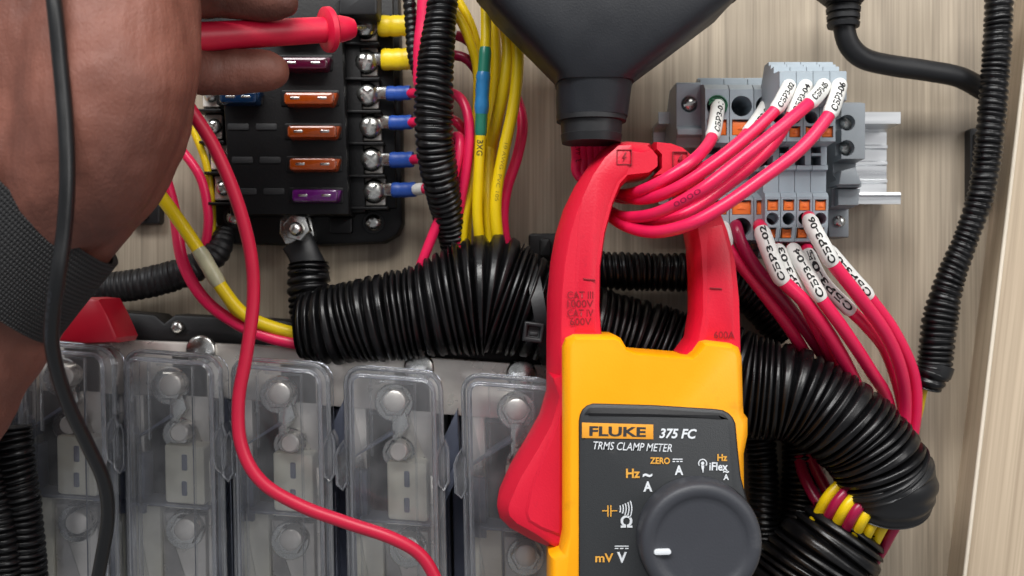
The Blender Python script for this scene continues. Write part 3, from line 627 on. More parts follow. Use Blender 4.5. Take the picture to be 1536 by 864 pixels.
def holder(x, y, first_label):
    """one fuse holder; x,y = top left corner of its clear cover in the photograph"""
    t = thing('fuse_holder', P(x + 70, y + 160, 0), first_label, 'fuse holder', 'fuse holders under clear covers')
    def R(a, b, c, d, r=2): return rrect(x + a, y + b, x + c, y + d, r, 4, .02, .075)
    slab('base', R(-16, 64, 158, 470, 4), 16, 0, m_holder, t, 1)
    slab('gap_recess', R(146, 66, 158, 150, 1), 16.6, 14, m_dark, t, .2)
    slab('contact_plate', R(76, 4, 132, 160), 24, 15, m_tin, t, .5)
    slab('contact_plate', R(4, 4, 34, 150), 23, 15, m_tin, t, .5)
    slab('contact_plate', R(20, 226, 60, 430), 25, 15, m_cream, t, .6)
    slab('contact_plate', R(64, 240, 128, 430), 24, 15, m_tin, t, .6)
    slab('recess', R(38, 68, 72, 226, 2), 17, 14, m_dark, t, .2)
    slab('insulator', R(10, 150, 36, 240), 27, 15, m_holder, t, .5)
    slab('blade', [(x + 74, y + 62), (x + 92, y + 58), (x + 100, y + 84), (x + 88, y + 100), (x + 88, y + 150), (x + 74, y + 150)], 29, 22, m_steel, t, .6)
    fb = slab('fuse_body', R(66, 138, 126, 226, 5), 35, 16, m_cream, t, .9)
    slab('fuse_window', R(92, 152, 100, 176, 2), 35.5, 33, m_holder, fb, .2)
    slab('fuse_window', R(92, 192, 100, 214, 2), 35.5, 33, m_holder, fb, .2)
    slab('contact_plate', R(130, 160, 140, 440, 1), 29, 15, m_tin, t, .4)
    slab('divider_rib', R(6, 226, 132, 231, 1), 33, 15, m_holder, t, .3)
    slab('slanted_rib', [(x + 10, y + 136), (x + 14, y + 132), (x + 74, y + 92), (x + 76, y + 97)], 31, 15, m_holder, t, .2)
    rj = random.Random(x)
    for bx, by, s in ((78, 46, 1), (86, 124, .85), (96, 268, 1)):
        px, py = x + bx + rj.uniform(-5, 6), y + by + rj.uniform(-6, 6)
        v, f = lathe(px, py, [(3.1 * s, 40.5), (3.7 * s, 40.1), (3.8 * s, 37), (3.8 * s, 31)], 28); mk('bolt', v, f, m_tin, t)
        v, f = lathe(px, py + 1, [(4.9 * s, 32), (5.4 * s, 31), (5.4 * s, 26)], 6, 32); mk('nut', v, f, m_steel, t)
        v, f = lathe(px, py + 1, [(6.4 * s, 26.2), (6.8 * s, 25.8), (6.8 * s, 22)], 28, 26); mk('washer', v, f, m_steel, t)
    q = [(x + 144, y + 118), (x + 172, y + 58), (x + 176, y + 128), (x + 148, y + 176)]
    slab('sloped_wall', q, 30, 8, m_holder, t, .8)
    q = [(x + 146, y + 182), (x + 174, y + 128), (x + 178, y + 150), (x + 154, y + 200), (x + 158, y + 460), (x + 148, y + 460)]
    slab('sloped_wall', q, 34, 8, m_holder, t, .8)
    hc = 48
    cov = R(0, 0, 147, 460, 27); v, f = loft(cov, hc, [(3.0, hc + 1), (2.5, hc + .7), (2.2, hc - .2), (2.1, hc - 2.6), (1.9, hc - 3), (.5, hc - 3.3), (0, hc - 4), (0, hc - 6), (.3, hc - 6.6), (.3, 33)])
    f = f[:-1]; c = mk('clear_cover', v, f, m_clear, t, 14); sd = c.modifiers.new('s', 'SOLIDIFY'); sd.thickness = .0011; sd.offset = -1
    for a_, b_, c_, d_ in ((40, 14, 43, 130), (106, 20, 109, 400), (24, 130, 27, 420), (40, 228, 120, 232), (54, 18, 106, 21)):
        slab('cover_ridge', R(a_, b_, c_, d_, 1), hc + .9, hc - .9, m_clear, c, .3)
    for ins, hh, rr_ in ((2.4, hc + .2, .0007), (.3, hc - 4, .0008)):
        q = inset([(p.x, p.z) for p in [P(a, b, hc) for a, b in cov]], ins / 1000)
        p = np.array([(a, -hh / 1000, b) for a, b in q]); p = np.vstack([p[9:], p[:10]])[2:-2]
        v, f = sweep(p, np.full(len(p), rr_), 8); mk('cover_rim', v, f, m_glass, c, 60)
    for s, (a, b) in enumerate(((-8, 4), (143, 156))):
        q = [(x + a + 2, y + 118), (x + b - 3, y + 106), (x + b + 2, y + 120), (x + b + 3, y + 168), (x + b - 4, y + 180), (x + a, y + 172), (x + a - 2, y + 130)]
        lt = slab('latch', q, 45, 34, m_clear, c, .8)
        v, f = sweep(np.array([tuple(P(u_, w_, 45.2)) for u_, w_ in q + q[:1]]), np.full(8, .0005), 6); mk('latch_rim', v, f, m_glass, c, 60)
labs = ['leftmost clear covered fuse holder, mostly behind the arm', 'clear covered fuse holder behind the dangling black lead', 'clear covered fuse holder between black lead and red lead', 'clear covered fuse holder crossed by the upright red lead', 'clear covered fuse holder second from the red trigger', 'clear covered fuse holder touching the red trigger']
for k, (x, y) in enumerate([(-142, 506), (18, 517), (180, 530), (343, 542), (514, 555), (692, 567)]): holder(x, y, labs[k])

# ------------------------------------------------------------------ DIN rail and terminal blocks
def zz(py, h): return (432 - py) * mpp(h)
def railmesh(x0, x1, top, bot):
    H = 20; z1, z0 = zz(top, H), zz(bot, H); w = .0042; t = 1.2; b = 5
    up = [(z1, H), (z1 - w, H), (z1 - w - .0006, H - t)]
    pr = [(z1, H), (z1 - w, H), (z1 - w, b + 1.5), (z1 - w - .001, b), (z1 - .0098, b), (z1 - .0102, b + 1), (z1 - .0112, b + 1), (z1 - .0116, b), (z1 - .0158, b), (z1 - .0162, b + .8), (z1 - .0172, b + .8), (z1 - .0176, b),
          (z1 - .0225, b), (z1 - .0229, b + .9), (z1 - .0238, b + .9), (z1 - .0242, b), (z0 + w + .001, b), (z0 + w, b + 1.5), (z0 + w, H), (z0 + w - .001, H + .5), (z0 + w - .0018, H), (z0, H),
          (z0, H - t), (z0 + w - t / 1000, H - t), (z0 + w - t / 1000, 0), (z1 - w + t / 1000, 0), (z1 - w + t / 1000, H - t), (z1, H - t)]
    xa, xb = P(x0, 0, H).x, P(x1, 0, H).x; n = len(pr)
    V = [(xa, -h / 1000, z) for z, h in pr] + [(xb, -h / 1000, z) for z, h in pr]
    F = [(j, (j + 1) % n, n + (j + 1) % n, n + j) for j in range(n)] + [tuple(range(n))[::-1], tuple(range(n, 2 * n))]
    return V, F
v, f = railmesh(988, 1351, 168, 306); o = mk('din_rail', v, f, m_alu, None, 25); tag(o, 'bare aluminium mounting rail behind the grey terminal blocks', 'rail')
def prism(prof, xa, xb):
    """prof [(z m, h mm)]"""
    n = len(prof); V = [(xa, -h / 1000, z) for z, h in prof] + [(xb, -h / 1000, z) for z, h in prof]
    return V, [(j, (j + 1) % n, n + (j + 1) % n, n + j) for j in range(n)] + [tuple(range(n))[::-1], tuple(range(n, 2 * n))]
def cylv(px, py, hf, hb, rpx, seg=24, x=None):
    c = P(px, py, hf); r = rpx * mpp(hf); a = np.linspace(0, 2 * math.pi, seg, endpoint=False)
    V = [(c.x + r * math.cos(t), -hf / 1000 - .003, c.z + r * math.sin(t)) for t in a] + [(c.x + r * math.cos(t), -hb / 1000, c.z + r * math.sin(t)) for t in a]
    n = seg; return V, [(j, (j + 1) % n, n + (j + 1) % n, n + j) for j in range(n)] + [tuple(range(n))[::-1], tuple(range(n, 2 * n))]
def cutbox(x0, y0, x1, y1, hf, hb):
    a, b = P(x0, y0, hf), P(x1, y1, hf); return boxv(a.x, b.x, -hf / 1000 - .003, -hb / 1000, b.z, a.z)

# narrow double-level blocks (first one; others are copies along x)
HA, HB, HC, HE = 70, 58, 48, 50
small = [(zz(93, 55) , 49), (zz(93, 55), 55), (zz(94, 55) - .0012, 55.2), (zz(94, 55) - .0012, 58), (zz(97, 58) - .0014, 58.2), (zz(97, 58) - .0014, 62), (zz(101, 62) - .002, 62.2), (zz(107, HA) + .0002, HA - .6), (zz(108, HA), HA),
         (zz(150, HA), HA), (zz(153, HA), HB + 2), (zz(156, HB), HB), (zz(212, HB), HB), (zz(214, HB), HC), (zz(247, HC), HC), (zz(249, HC), HC + 1.4), (zz(255, HC), HC + 1.4), (zz(257, HC), HC - .8), (zz(288, HC), HC - .8), (zz(290, HC), HC + 1), (zz(296, HC), HE),
         (zz(338, HE), HE - .5), (zz(362, 48), 47), (zz(366, 47), 42), (zz(385, 41), 40), (zz(387, 40), 28), (.030, 9), (.058, 9), (.060, 30), (.068, 44)]
bx0 = P(1169.5, 0, HA).x; wsm = 24.4 * mpp(HA); pit = 25.3 * mpp(HA)
cx = bx0 + wsm / 2
def PX(h): return 768 + cx / mpp(h)         # photo x of the first narrow block's axis at height h
v, f = prism(small, bx0, bx0 + wsm)
cuts = [cylv(PX(HA), 133, HA, 52, 10.5), cylv(PX(HB), 176, HB, 44, 9.5), cutbox(PX(HB) - 8.5, 189, PX(HB) + 8.5, 206, HB, HB - 3), cutbox(PX(HC) - 8, 217, PX(HC) + 8, 227, HC + 5, HC - 8), cutbox(PX(HC) - 8, 231, PX(HC) + 8, 246, HC + 5, HC - 9),
        cutbox(PX(HE) - 8.5, 299, PX(HE) + 8.5, 316, HE, HE - 3), cylv(PX(HE), 328, HE, 34, 9.3), cutbox(PX(48) - 8.5, 341, PX(48) + 8.5, 357, HE, 44.5), cylv(PX(44), 372, 47, 30, 9)]
me_small = boolcut(v, f, cuts, m_grey)
lbs = ['narrow grey terminal block holding the second raised white marker sleeve, next to the wide blocks', 'narrow grey terminal block second from the wide blocks', 'narrow grey terminal block third from the wide blocks', 'narrow grey terminal block beside the end bracket']
def levers(t, specs):
    for (x0, y0, x1, y1, h) in specs:
        o = slab('release_lever', [(x0, y0), (x0 + (x1 - x0) * .3, y0 + 2.5), (x0 + (x1 - x0) * .7, y0 + 2.5), (x1, y0), (x1, y1), (x0, y1)], h, h - 5, m_orange, t, .35)
        slab('lever_notch', [(x0 + (x1 - x0) * .28, (y0 + y1) / 2 + 3), (x0 + (x1 - x0) * .5, (y0 + y1) / 2 - 2), (x0 + (x1 - x0) * .72, (y0 + y1) / 2 + 3)], h + .3, h - 1, m_orange, o, .1)
T0 = thing('narrow_terminal_block', (cx, -.009, .045), lbs[0], 'terminal block', 'narrow grey terminal blocks on the rail')
hs = bpy.data.objects.new('housing', me_small); link(hs, Vector((0, 0, 0)), T0)
levers(T0, [(PX(HA) - 8, 143.5, PX(HA) + 8, 150, HA - .6), (PX(HB) - 8, 189.5, PX(HB) + 8, 205.5, HB - 1), (PX(HE) - 8, 299.5, PX(HE) + 8, 315.5, HE - 1), (PX(48) - 8, 341.5, PX(48) + 8, 356.5, 47)])
for x, y, h, r in ((PX(44), 372, 45, 9.6), (PX(HE), 328, HE, 9.9), (PX(HA), 133, HA, 11.2), (PX(HB), 176, HB, 10)):
    pass
for k in (1, 2, 3): copy_tree(T0, Vector((pit * k, 0, 0)), lbs[k])
# wide blocks
HL = 45
wide = [(zz(117, 30), 27), (zz(117, 30), 30), (zz(118, 30) - .001, 30.2), (zz(118, 30) - .001, 35), (zz(122, 35) - .0012, 35.2), (zz(127, 42), 42), (zz(133, HL), HL - .4), (zz(134, HL), HL), (zz(214, HL), HL), (zz(216, HL), 39), (zz(250, 39), 39), (zz(252, 39), 41), (zz(257, 40), 41), (zz(259, 40), 38),
        (zz(290, 38), 38), (zz(293, 38), 41), (zz(298, HL), HL), (zz(360, HL), HL), (zz(364, HL), 38), (zz(366, 38), 20), (.030, 9), (.062, 9)]
wx0 = P(1058, 0, HL).x; ww = 35.6 * mpp(HL); wp = 36.7 * mpp(HL); wcx = wx0 + ww / 2
def QX(h): return 768 + wcx / mpp(h)
v, f = prism(wide, wx0, wx0 + ww)
me_wide = boolcut(v, f, [cylv(QX(HL), 159, HL, 24, 15.5, 32), cutbox(QX(HL) - 14.5, 179, QX(HL) + 14.5, 203, HL, HL - 3), cylv(QX(HL), 209, HL, 35, 3), cutbox(QX(39) - 12, 219, QX(39) + 12, 230, 42, 30), cutbox(QX(HL) - 14.5, 300, QX(HL) + 14.5, 322, HL, HL - 3), cylv(QX(HL), 341, HL, 24, 14.5, 32)], m_grey)
wl_ = ['wide grey terminal block next to the screwed end clamp, green band in its hole', 'wide grey terminal block with an empty open upper hole', 'wide grey terminal block partly hidden by the crossing pink wires']
TW = thing('wide_terminal_block', (wcx, -.009, .045), wl_[0], 'terminal block', 'wide grey terminal blocks on the rail')
hs = bpy.data.objects.new('housing', me_wide); link(hs, Vector((0, 0, 0)), TW)
levers(TW, [(QX(HL) - 14, 179.5, QX(HL) + 14, 202.5, HL - 1), (QX(HL) - 14, 300.5, QX(HL) + 14, 321.5, HL - 1)])
for k in (1, 2): copy_tree(TW, Vector((wp * k, 0, 0)), wl_[k])
g = []
for k in range(3):
    aa = np.linspace(-2.4, 2.6, 24); c = P(1076 - k, 158 + k, 46 + k * .4); r = (14.5 - k) * mpp(46)
    p = np.array([(c.x + r * math.cos(t), c.y, c.z + r * math.sin(t) - .0004 * k) for t in aa]); g.append(sweep(p, np.full(24, .00028), 8))
v, f = merge(*g); o = mk('elastic_band', v, f, m_green, None, 60); tag(o, 'thin green elastic band round the first wide terminal hole', 'elastic band')
# end clamp and end bracket
EC = thing('end_clamp', P(1034, 170, 8), 'flat grey end clamp with a slotted screw left of the wide terminal blocks', 'end clamp')
pr = [(zz(123, 36), 20), (zz(123, 36), 35), (zz(124, 36), 36), (zz(190, 36), 36), (zz(194, 36), 38.5), (zz(204, 36), 38.5), (zz(206, 36), 36), (zz(222, 34), 34), (zz(235, 24), 24), (zz(300, 22), 22), (zz(312, 18), 9), (.06, 9)]
v, f = prism(pr, P(1014, 0, 36).x, P(1053, 0, 36).x)
me = boolcut(v, f, [cylv(1034, 156, 36, 33.5, 12)], m_grey); hs = bpy.data.objects.new('housing', me); link(hs, Vector((0, 0, 0)), EC); bv = hs.modifiers.new('b', 'BEVEL'); bv.width = .0004; bv.segments = 2; bv.limit_method = 'ANGLE'
screw('screw', 1034, 156, 34.4, 22, EC, True, -20)
EB = thing('end_bracket', P(1285, 240, 8), 'grey end bracket with two recessed screws at the right of the terminal blocks', 'end bracket')
xa, xb = P(1257, 0, 40).x, P(1292, 0, 40).x
pr = [(zz(152, 40), 12), (zz(152, 40), 38), (zz(158, 40), 44), (zz(238, 44), 44), (zz(240, 44), 34), (zz(262, 34), 34), (zz(272, 40), 40), (zz(280, 40), 40), (zz(282, 38), 34), (zz(310, 34), 32), (zz(314, 34), 9), (.062, 9)]
v, f = prism(pr, xa, xb)
me = boolcut(v, f, [cylv(1271, 184, 44, 37, 12, 28), cylv(1270, 222, 44, 37, 12, 28)], m_grey2); hs = bpy.data.objects.new('housing', me); link(hs, Vector((0, 0, 0)), EB)
slab('wing', [(1262, 256), (1284, 250), (1292, 272), (1291, 277), (1258, 277)], 42, 30, m_grey2, EB, .6)
slab('wing', [(1257, 283), (1291, 283), (1288, 308), (1257, 308)], 37, 30, m_grey2, EB, .6)
slab('foot', [(1240, 300), (1274, 308), (1274, 356), (1244, 356)], 24, 8, m_grey2, EB, .8)
screw('screw', 1271, 184, 38.3, 21, EB, True, 50); screw('screw', 1270, 222, 38.3, 21, EB, True, -30); screw('screw', 1259, 332, 24.6, 18, EB, True, 70)

# ------------------------------------------------------------------ marked pink wires, upper side
def near(W, px, py):
    h = -W.p[:, 1] * 1000; sx = K * (D - h) / D / 1000; X = 768 + W.p[:, 0] / sx; Yp = 432 - W.p[:, 2] / sx
    d = (X - px) ** 2 + (Yp - py) ** 2; return W.u[int(np.argmin(d))] / W.u[-1]
def mwire(label, pts, wpx, u0, u1, txt, ang=0, mat=m_pink, flip=False, group='', size=.0022, t0=.04, t1=.92, dr=.00045):
    t = thing('marked_wire', P(*pts[0]), label, 'wire', group); W = Wire(pts, wpx); v, f = W.mesh(0, 1); mk('insulation', v, f, mat, t, 60)
    if isinstance(u0, tuple): u0 = near(W, *u0)
    if isinstance(u1, tuple): u1 = near(W, *u1)
    v, f = W.mesh(u0, u1, dr, seg=18); sl = mk('marker_sleeve', v, f, m_white, t, 60)
    if txt:
        T, _, _ = frames(W.p); ok = W.u[(np.abs(T[:, 1]) < .84) & (W.u > .02 * W.u[-1])] / W.u[-1]; a0 = max(u0, ok[0]); a1 = u1
        a0 += (a1 - a0) * t0; a1 -= (a1 - a0) * (1 - t1); tubetext(txt, W, a0, a1, dr, size, ang, sl, flip=flip, bold=.03)
    return W
gU = 'pink wires looping from the terminal blocks through the meter jaws'
END = lambda x: [(x, 262, 42), (x - 2, 235, 46), (x - 4, 205, 54), (x - 4, 170, 58)]
W1 = mwire('upper pink wire from the first wide block, shortest marker', [(1077, 158, 32), (1077, 158, 45), (1075, 172, 49), (1068, 206, 57), (1045, 236, 71), (1005, 265, 73), (965, 285, 66), (935, 292, 50), (905, 285, 42)] + END(868), 18, .05, (1068, 205), 'СБР3-01', 8, group=gU, flip=True, size=.0021)
mwire('upper pink wire from the third wide block, dipping under its neighbours', [(1149, 158, 34), (1149, 159, 45), (1140, 174, 49), (1118, 203, 56), (1085, 232, 68), (1040, 262, 70), (990, 286, 66), (945, 298, 50), (910, 290, 40)] + END(878), 17, .05, (1120, 197), 'СБР3-02', 10, group=gU, flip=True, size=.0021)
mwire('raised pink wire topmost of the crossing strands, marker ending -02', [(1181, 132, 58), (1183, 130, 71), (1177, 142, 74.5), (1162, 166, 77), (1118, 208, 80), (1060, 254, 81), (1005, 287, 76), (962, 299, 62), (928, 292, 46), (900, 280, 40)] + END(888), 17.5, .04, (1160, 163), 'СБР3-02', 0, group=gU, flip=True, size=.0020)
mwire('pink wire marked -04 running under the next strand', [(1206, 132, 58), (1208, 130, 71), (1200, 146, 73.5), (1184, 178, 75), (1150, 228, 75), (1085, 283, 74), (1020, 324, 74), (965, 334, 62), (925, 322, 46), (898, 300, 40)] + END(898), 17, .04, (1185, 172), 'СБР3-04', 0, group=gU, flip=True, size=.0020)
W5 = mwire('pink wire with a grey greasy marker between the two longest strands', [(1231, 132, 58), (1235, 129, 71), (1228, 140, 76), (1208, 160, 81), (1165, 196, 85), (1110, 240, 87), (1050, 286, 86), (990, 318, 76), (945, 326, 60), (915, 318, 44), (896, 290, 40)] + END(906), 18.5, .04, (1213, 155), 'СБР3-05', -10, group=gU, flip=True, size=.0022)
mwire('lowest pink loop crossing in front of the right jaw, marker ending -06', [(1257, 132, 58), (1259, 129, 71), (1254, 147, 74.5), (1241, 176, 78), (1200, 224, 82), (1140, 270, 84), (1080, 312, 85), (1030, 338, 82), (980, 348, 72), (938, 338, 58), (910, 318, 44), (894, 285, 40)] + END(914), 19, .04, (1242, 174), 'СБР3-06', 0, group=gU, flip=True, size=.0024)

ob = [o for o in bpy.data.objects if o.name.startswith('insulation') and o.parent and 'shortest marker' in o.parent.get('label', '')][0]
tubetext('0000', W5, near(W5, 1052, 285), near(W5, 1016, 306), 0, .0016, -5, ob, mat=m_dpink, bold=0, flip=True)
tubetext('31442', W1, .86, .93, 0, .0022, -10, ob, mat=m_redd, bold=.0)
# ------------------------------------------------------------------ marked pink wires, lower side
gL = 'pink wires hanging from the lower side of the terminal blocks'
def lwire(label, pts, wpx, u0, u1, txt, ang=0, mat=m_pink, **k): return mwire(label, pts, wpx, u0, u1, txt, ang, mat, group=gL, **k)
lwire('unmarked looking crimson wire dropping from the first wide block', [(1080, 341, 28), (1084, 344, 46), (1092, 372, 46), (1112, 398, 44), (1150, 446, 40), (1188, 498, 34), (1222, 560, 24), (1240, 620, 16)], 19, .10, .235, None)
lwire('crimson wire from the wide block hole beside the jaw edge, no marker visible', [(1100, 341, 28), (1103, 338, 44), (1112, 365, 47), (1136, 404, 46), (1172, 446, 42), (1208, 494, 34), (1246, 556, 24), (1262, 620, 16)], 19, .03, .06, None, mat=m_dpink)
lwire('pink wire with a long sleeve marked -02 from the second wide block', [(1140, 341, 28), (1140, 339, 46), (1146, 356, 52), (1158, 388, 54), (1174, 420, 53), (1212, 458, 50), (1250, 512, 42), (1286, 582, 28), (1300, 640, 18)], 21, (1142, 344), (1175, 420), 'СБР3-02', -5, flip=True)
lwire('pink wire marked -03 tucked beneath the -02 sleeve', [(1166, 372, 30), (1166, 371, 44), (1172, 386, 49), (1186, 418, 50), (1204, 452, 48), (1222, 486, 42), (1252, 548, 28), (1280, 620, 16)], 18, (1168, 374), (1205, 452), 'СБР3-03', 5, flip=True, size=.0023)
lwire('pink wire with its sleeve marked -04 hanging in the middle', [(1188, 372, 30), (1188, 371, 44), (1196, 386, 50), (1214, 416, 52), (1232, 448, 52), (1268, 498, 46), (1306, 556, 34), (1332, 602, 22), (1345, 680, 14)], 19, (1190, 374), (1232, 448), 'СБР3-04', 0, flip=True, size=.0024)
lwire('pink wire with a sleeve marked -05 curling to the right', [(1210, 374, 30), (1210, 373, 44), (1216, 390, 49), (1236, 426, 48), (1274, 464, 44), (1302, 492, 38), (1330, 530, 28), (1352, 600, 18), (1360, 680, 12)], 18, (1212, 377), (1276, 466), 'СБР3-05', 0, flip=True, size=.0024)
lwire('front pink wire whose sleeve starts high at the third narrow block', [(1213, 328, 34), (1213, 327, 51), (1220, 343, 56), (1234, 368, 58), (1250, 396, 57), (1286, 442, 52), (1328, 500, 42), (1352, 558, 32), (1358, 616, 22), (1350, 690, 14)], 20, (1214, 330), (1250, 396), 'СБР3-06', -5, flip=True, size=.0024)
lwire('rightmost pink wire, sleeve half hidden behind the front one', [(1236, 374, 30), (1236, 368, 42), (1250, 384, 44), (1274, 412, 43), (1304, 446, 40), (1342, 498, 34), (1370, 560, 26), (1374, 618, 20), (1362, 690, 12)], 18, (1240, 374), (1303, 445), 'СБР3-06', 0, flip=True, size=.0024)

# ------------------------------------------------------------------ black connector hoods
def ovalsec(secs, name, mat, parent, seg=44):
    """secs rows (px centre, py, h centre, half width px, half depth mm, exponent)"""
    V = []; a = np.linspace(0, 2 * math.pi, seg, endpoint=False)
    for px, py, h, hw, hd, e in secs:
        c = P(px, py, h); w_ = hw * mpp(h)
        for t in a:
            ct, st = math.cos(t), math.sin(t)
            V.append((c.x + w_ * math.copysign(abs(ct) ** (2 / e), ct), c.y - hd / 1000 * math.copysign(abs(st) ** (2 / e), st), c.z))
    n = seg; F = [tuple(range(n))] + [tuple((len(secs) - 1) * n + j for j in range(n))[::-1]]
    for k in range(len(secs) - 1): F += [(k * n + j, k * n + (j + 1) % n, (k + 1) * n + (j + 1) % n, (k + 1) * n + j) for j in range(n)]
    return mk(name, V, F, mat, parent, 32)
CH = thing('connector_hood', P(900, 50, 20), 'large tapering black connector hood at the top centre', 'connector')
ovalsec([(912, -120, 60, 200, 20, 8), (912, -8, 60, 196, 20, 8), (912, 2, 60, 186, 20, 8), (910, 20, 60, 172, 20, 7.5), (900, 80, 61, 104, 18, 6), (893, 118, 61, 61, 15.5, 5), (891, 128, 61, 57, 14.5, 4)], 'hood_shell', m_hood, CH, 60)
ovalsec([(914, -130, 60, 204, 21.5, 8), (914, -14, 60, 202, 21.5, 8)], 'hood_rim', m_blk2, CH)
ovalsec([(891, 126, 61, 56, 14.2, 3), (889, 150, 61, 55, 13, 2.6), (888, 176, 61, 53, 12, 2.3)], 'neck', m_hood, CH)
ovalsec([(887, 174, 61, 53, 12, 2.2), (887, 183, 61, 52, 12, 2.2), (887, 184, 61, 46, 10.8, 2.2), (887, 202, 61, 45, 10.6, 2.2), (887, 203, 61, 46, 10.8, 2.2), (887, 215, 61, 44, 10.4, 2.2)], 'cable_gland', m_rub, CH)
C2 = thing('small_connector', P(1265, 10, 20), 'small black plug with ribbed strain relief at the top right', 'connector')
ovalsec([(1264, -60, 32, 40, 10, 3), (1264, -8, 32, 38, 9.5, 3), (1265, 4, 32, 28, 7, 2.5)], 'plug_body', m_blk2, C2)
ovalsec(sum([[(1265, y, 30, 26 - k, 6.5, 2.2), (1265, y + 6, 30, 25.5 - k, 6.4, 2.2), (1265, y + 7, 30, 22 - k, 5.4, 2.2), (1265, y + 10, 30, 22 - k, 5.4, 2.2)] for k, y in enumerate((2, 13, 24))], []) + [(1265, 35, 30, 24, 6, 2.2), (1265, 41, 30, 23, 5.6, 2.2)], 'strain_relief', m_rub, C2)
W = Wire([(1265, 10, 30), (1266, 40, 30), (1274, 68, 29), (1296, 88, 27), (1336, 98, 24), (1390, 106, 22), (1440, 116, 19), (1480, 138, 12)], 32); v, f = W.mesh(); mk('cable', v, f, m_rub, C2, 60)
# ------------------------------------------------------------------ clamp meter
CM = thing('clamp_meter', P(980, 600, 48), 'yellow and red clamp meter with its jaws round the pink wires', 'clamp meter')
HJ, HJB = 68, 48
Lj = [(979, 211, 1), (945, 208, 1), (925, 210, 1), (905, 221, 1), (885, 245, 1), (865, 275, 1), (848, 310, 1), (836, 348, 1), (828, 392, 1), (823, 445, 1), (822, 520, 1), (822, 600, 1), (850, 600, .2), (905, 560, .2), (905, 505, .2), (902, 460, .2), (903, 400, .2), (910, 350, .2), (922, 305, .2), (934, 278, .25), (944, 268, .3), (962, 266, .3), (976, 262, .2), (988, 250, .1), (988, 234, .1), (980, 224, .1)]
wt = [q[2] for q in Lj]; v, f = loft([q[:2] for q in Lj], HJ, [(4.2, HJ + .4), (3.6, HJ), (1.2, HJ - 3.8), (0, HJ - 6.5), (0, HJB + 3), (2, HJB)], wt)
jl = mk('left_jaw', v, f, m_redj, CM, 30)
Rj = [(983, 211, .2), (1008, 213, .3), (1026, 219, .4), (1040, 231, .4), (1058, 262, .4), (1078, 305, .4), (1094, 345, .4), (1106, 392, .4), (1112, 450, .4), (1114, 520, .4), (1114, 560, .4), (1028, 560, 1), (1022, 530, 1), (1038, 508, 1), (1044, 470, 1), (1044, 420, 1), (1041, 370, 1), (1034, 330, 1), (1022, 295, 1), (1008, 270, .8), (990, 266, .5), (980, 264, .1), (992, 252, .1), (992, 232, .1), (984, 224, .1)]
wt = [q[2] for q in Rj]; v, f = loft([q[:2] for q in Rj], HJ, [(2.2, HJ + .4), (1.8, HJ), (.6, HJ - 2), (0, HJ - 3.5), (0, HJB + 3), (1, HJB)], wt)
jr = mk('right_jaw', v, f, m_redj, CM, 30)
# raised facets of the jaws
v, f = loft([(948, 217), (928, 218), (908, 236), (890, 262), (874, 296), (866, 340), (862, 400), (860, 500), (896, 500), (894, 460), (895, 400), (902, 350), (914, 305), (928, 272), (940, 262), (950, 240)], HJ + .9, [(1.2, HJ + .9), (0, HJ + .3), (0, HJ - 1)]); mk('jaw_face', v, f, m_redj, jl, 30)
v, f = loft([(1062, 340), (1084, 336), (1096, 380), (1101, 430), (1103, 510), (1056, 510), (1058, 470), (1060, 420), (1060, 370)], HJ + .9, [(1.4, HJ + .9), (0, HJ + .3), (0, HJ - 1)]); mk('jaw_face', v, f, m_redj, jr, 30)
def framebox(x0, y0, x1, y1, w_, h, mat, par, nm='moulded_frame'):
    ps = []
    for a in ((x0, y0, x1, y0 + w_), (x0, y1 - w_, x1, y1), (x0, y0 + w_, x0 + w_, y1 - w_), (x1 - w_, y0 + w_, x1, y1 - w_)):
        ps.append(loft([(a[0], a[1]), (a[2], a[1]), (a[2], a[3]), (a[0], a[3])], h, [(0, h), (0, h - .8)]))
    v, f = merge(*ps); return mk(nm, v, f, mat, par)
for par, x0, y0 in ((jl, 925, 224), (jr, 1009, 227)):
    framebox(x0, y0, x0 + 23, y0 + 23, 1.3, HJ + 1.2, m_redd, par)
    slab('shock_symbol', [(x0 + 13, y0 + 4), (x0 + 8, y0 + 13), (x0 + 11, y0 + 13), (x0 + 9, y0 + 19), (x0 + 15, y0 + 11), (x0 + 12, y0 + 11), (x0 + 15, y0 + 5)], HJ + 1.2, HJ, m_redd, par, .05)
for s, b in (('CAT III', (851, 437, 890, 448)), ('1000V', (851, 450, 890, 461)), ('CAT IV', (851, 464, 890, 475)), ('600V', (855, 477, 887, 488))): text(s, b, HJ + 1.05, m_redd, jl, .004)
text('600A', (1071, 497, 1102, 508), HJ + 1.05, m_redd, jr, .004)
slab('alignment_mark', [(875, 417), (893, 419), (893, 421.5), (875, 419.5)], HJ + 1.3, HJ, m_redd, jl, .1); slab('alignment_mark', [(1065, 431), (1083, 432), (1083, 434.5), (1065, 433.5)], HJ + 1.3, HJ, m_redd, jr, .1)
# trigger lever
Tg = [(823, 560), (822, 592), (811, 630), (790, 668), (766, 708), (748, 748), (745, 764), (749, 782), (765, 798), (796, 815), (836, 832), (846, 815), (852, 560)]
v, f = loft(Tg, HJ, [(5, HJ + 1.5), (3.6, HJ + 1), (1, HJ - 4), (0, HJ - 6), (0, 50), (2, 48)], [.3, 1, 1, 1, 1, 1, 1, 1, 1, 1, .6, .1, .1]); tr = mk('trigger', v, f, m_redj, CM, 30)
v, f = loft([(842, 620), (832, 640), (812, 690), (795, 735), (788, 768), (792, 782), (812, 794), (843, 806)], HJ + 2.2, [(.8, HJ + 2.2), (0, HJ + 1.7), (0, HJ)]); mk('thumb_pad', v, f, m_redj, tr, 30)
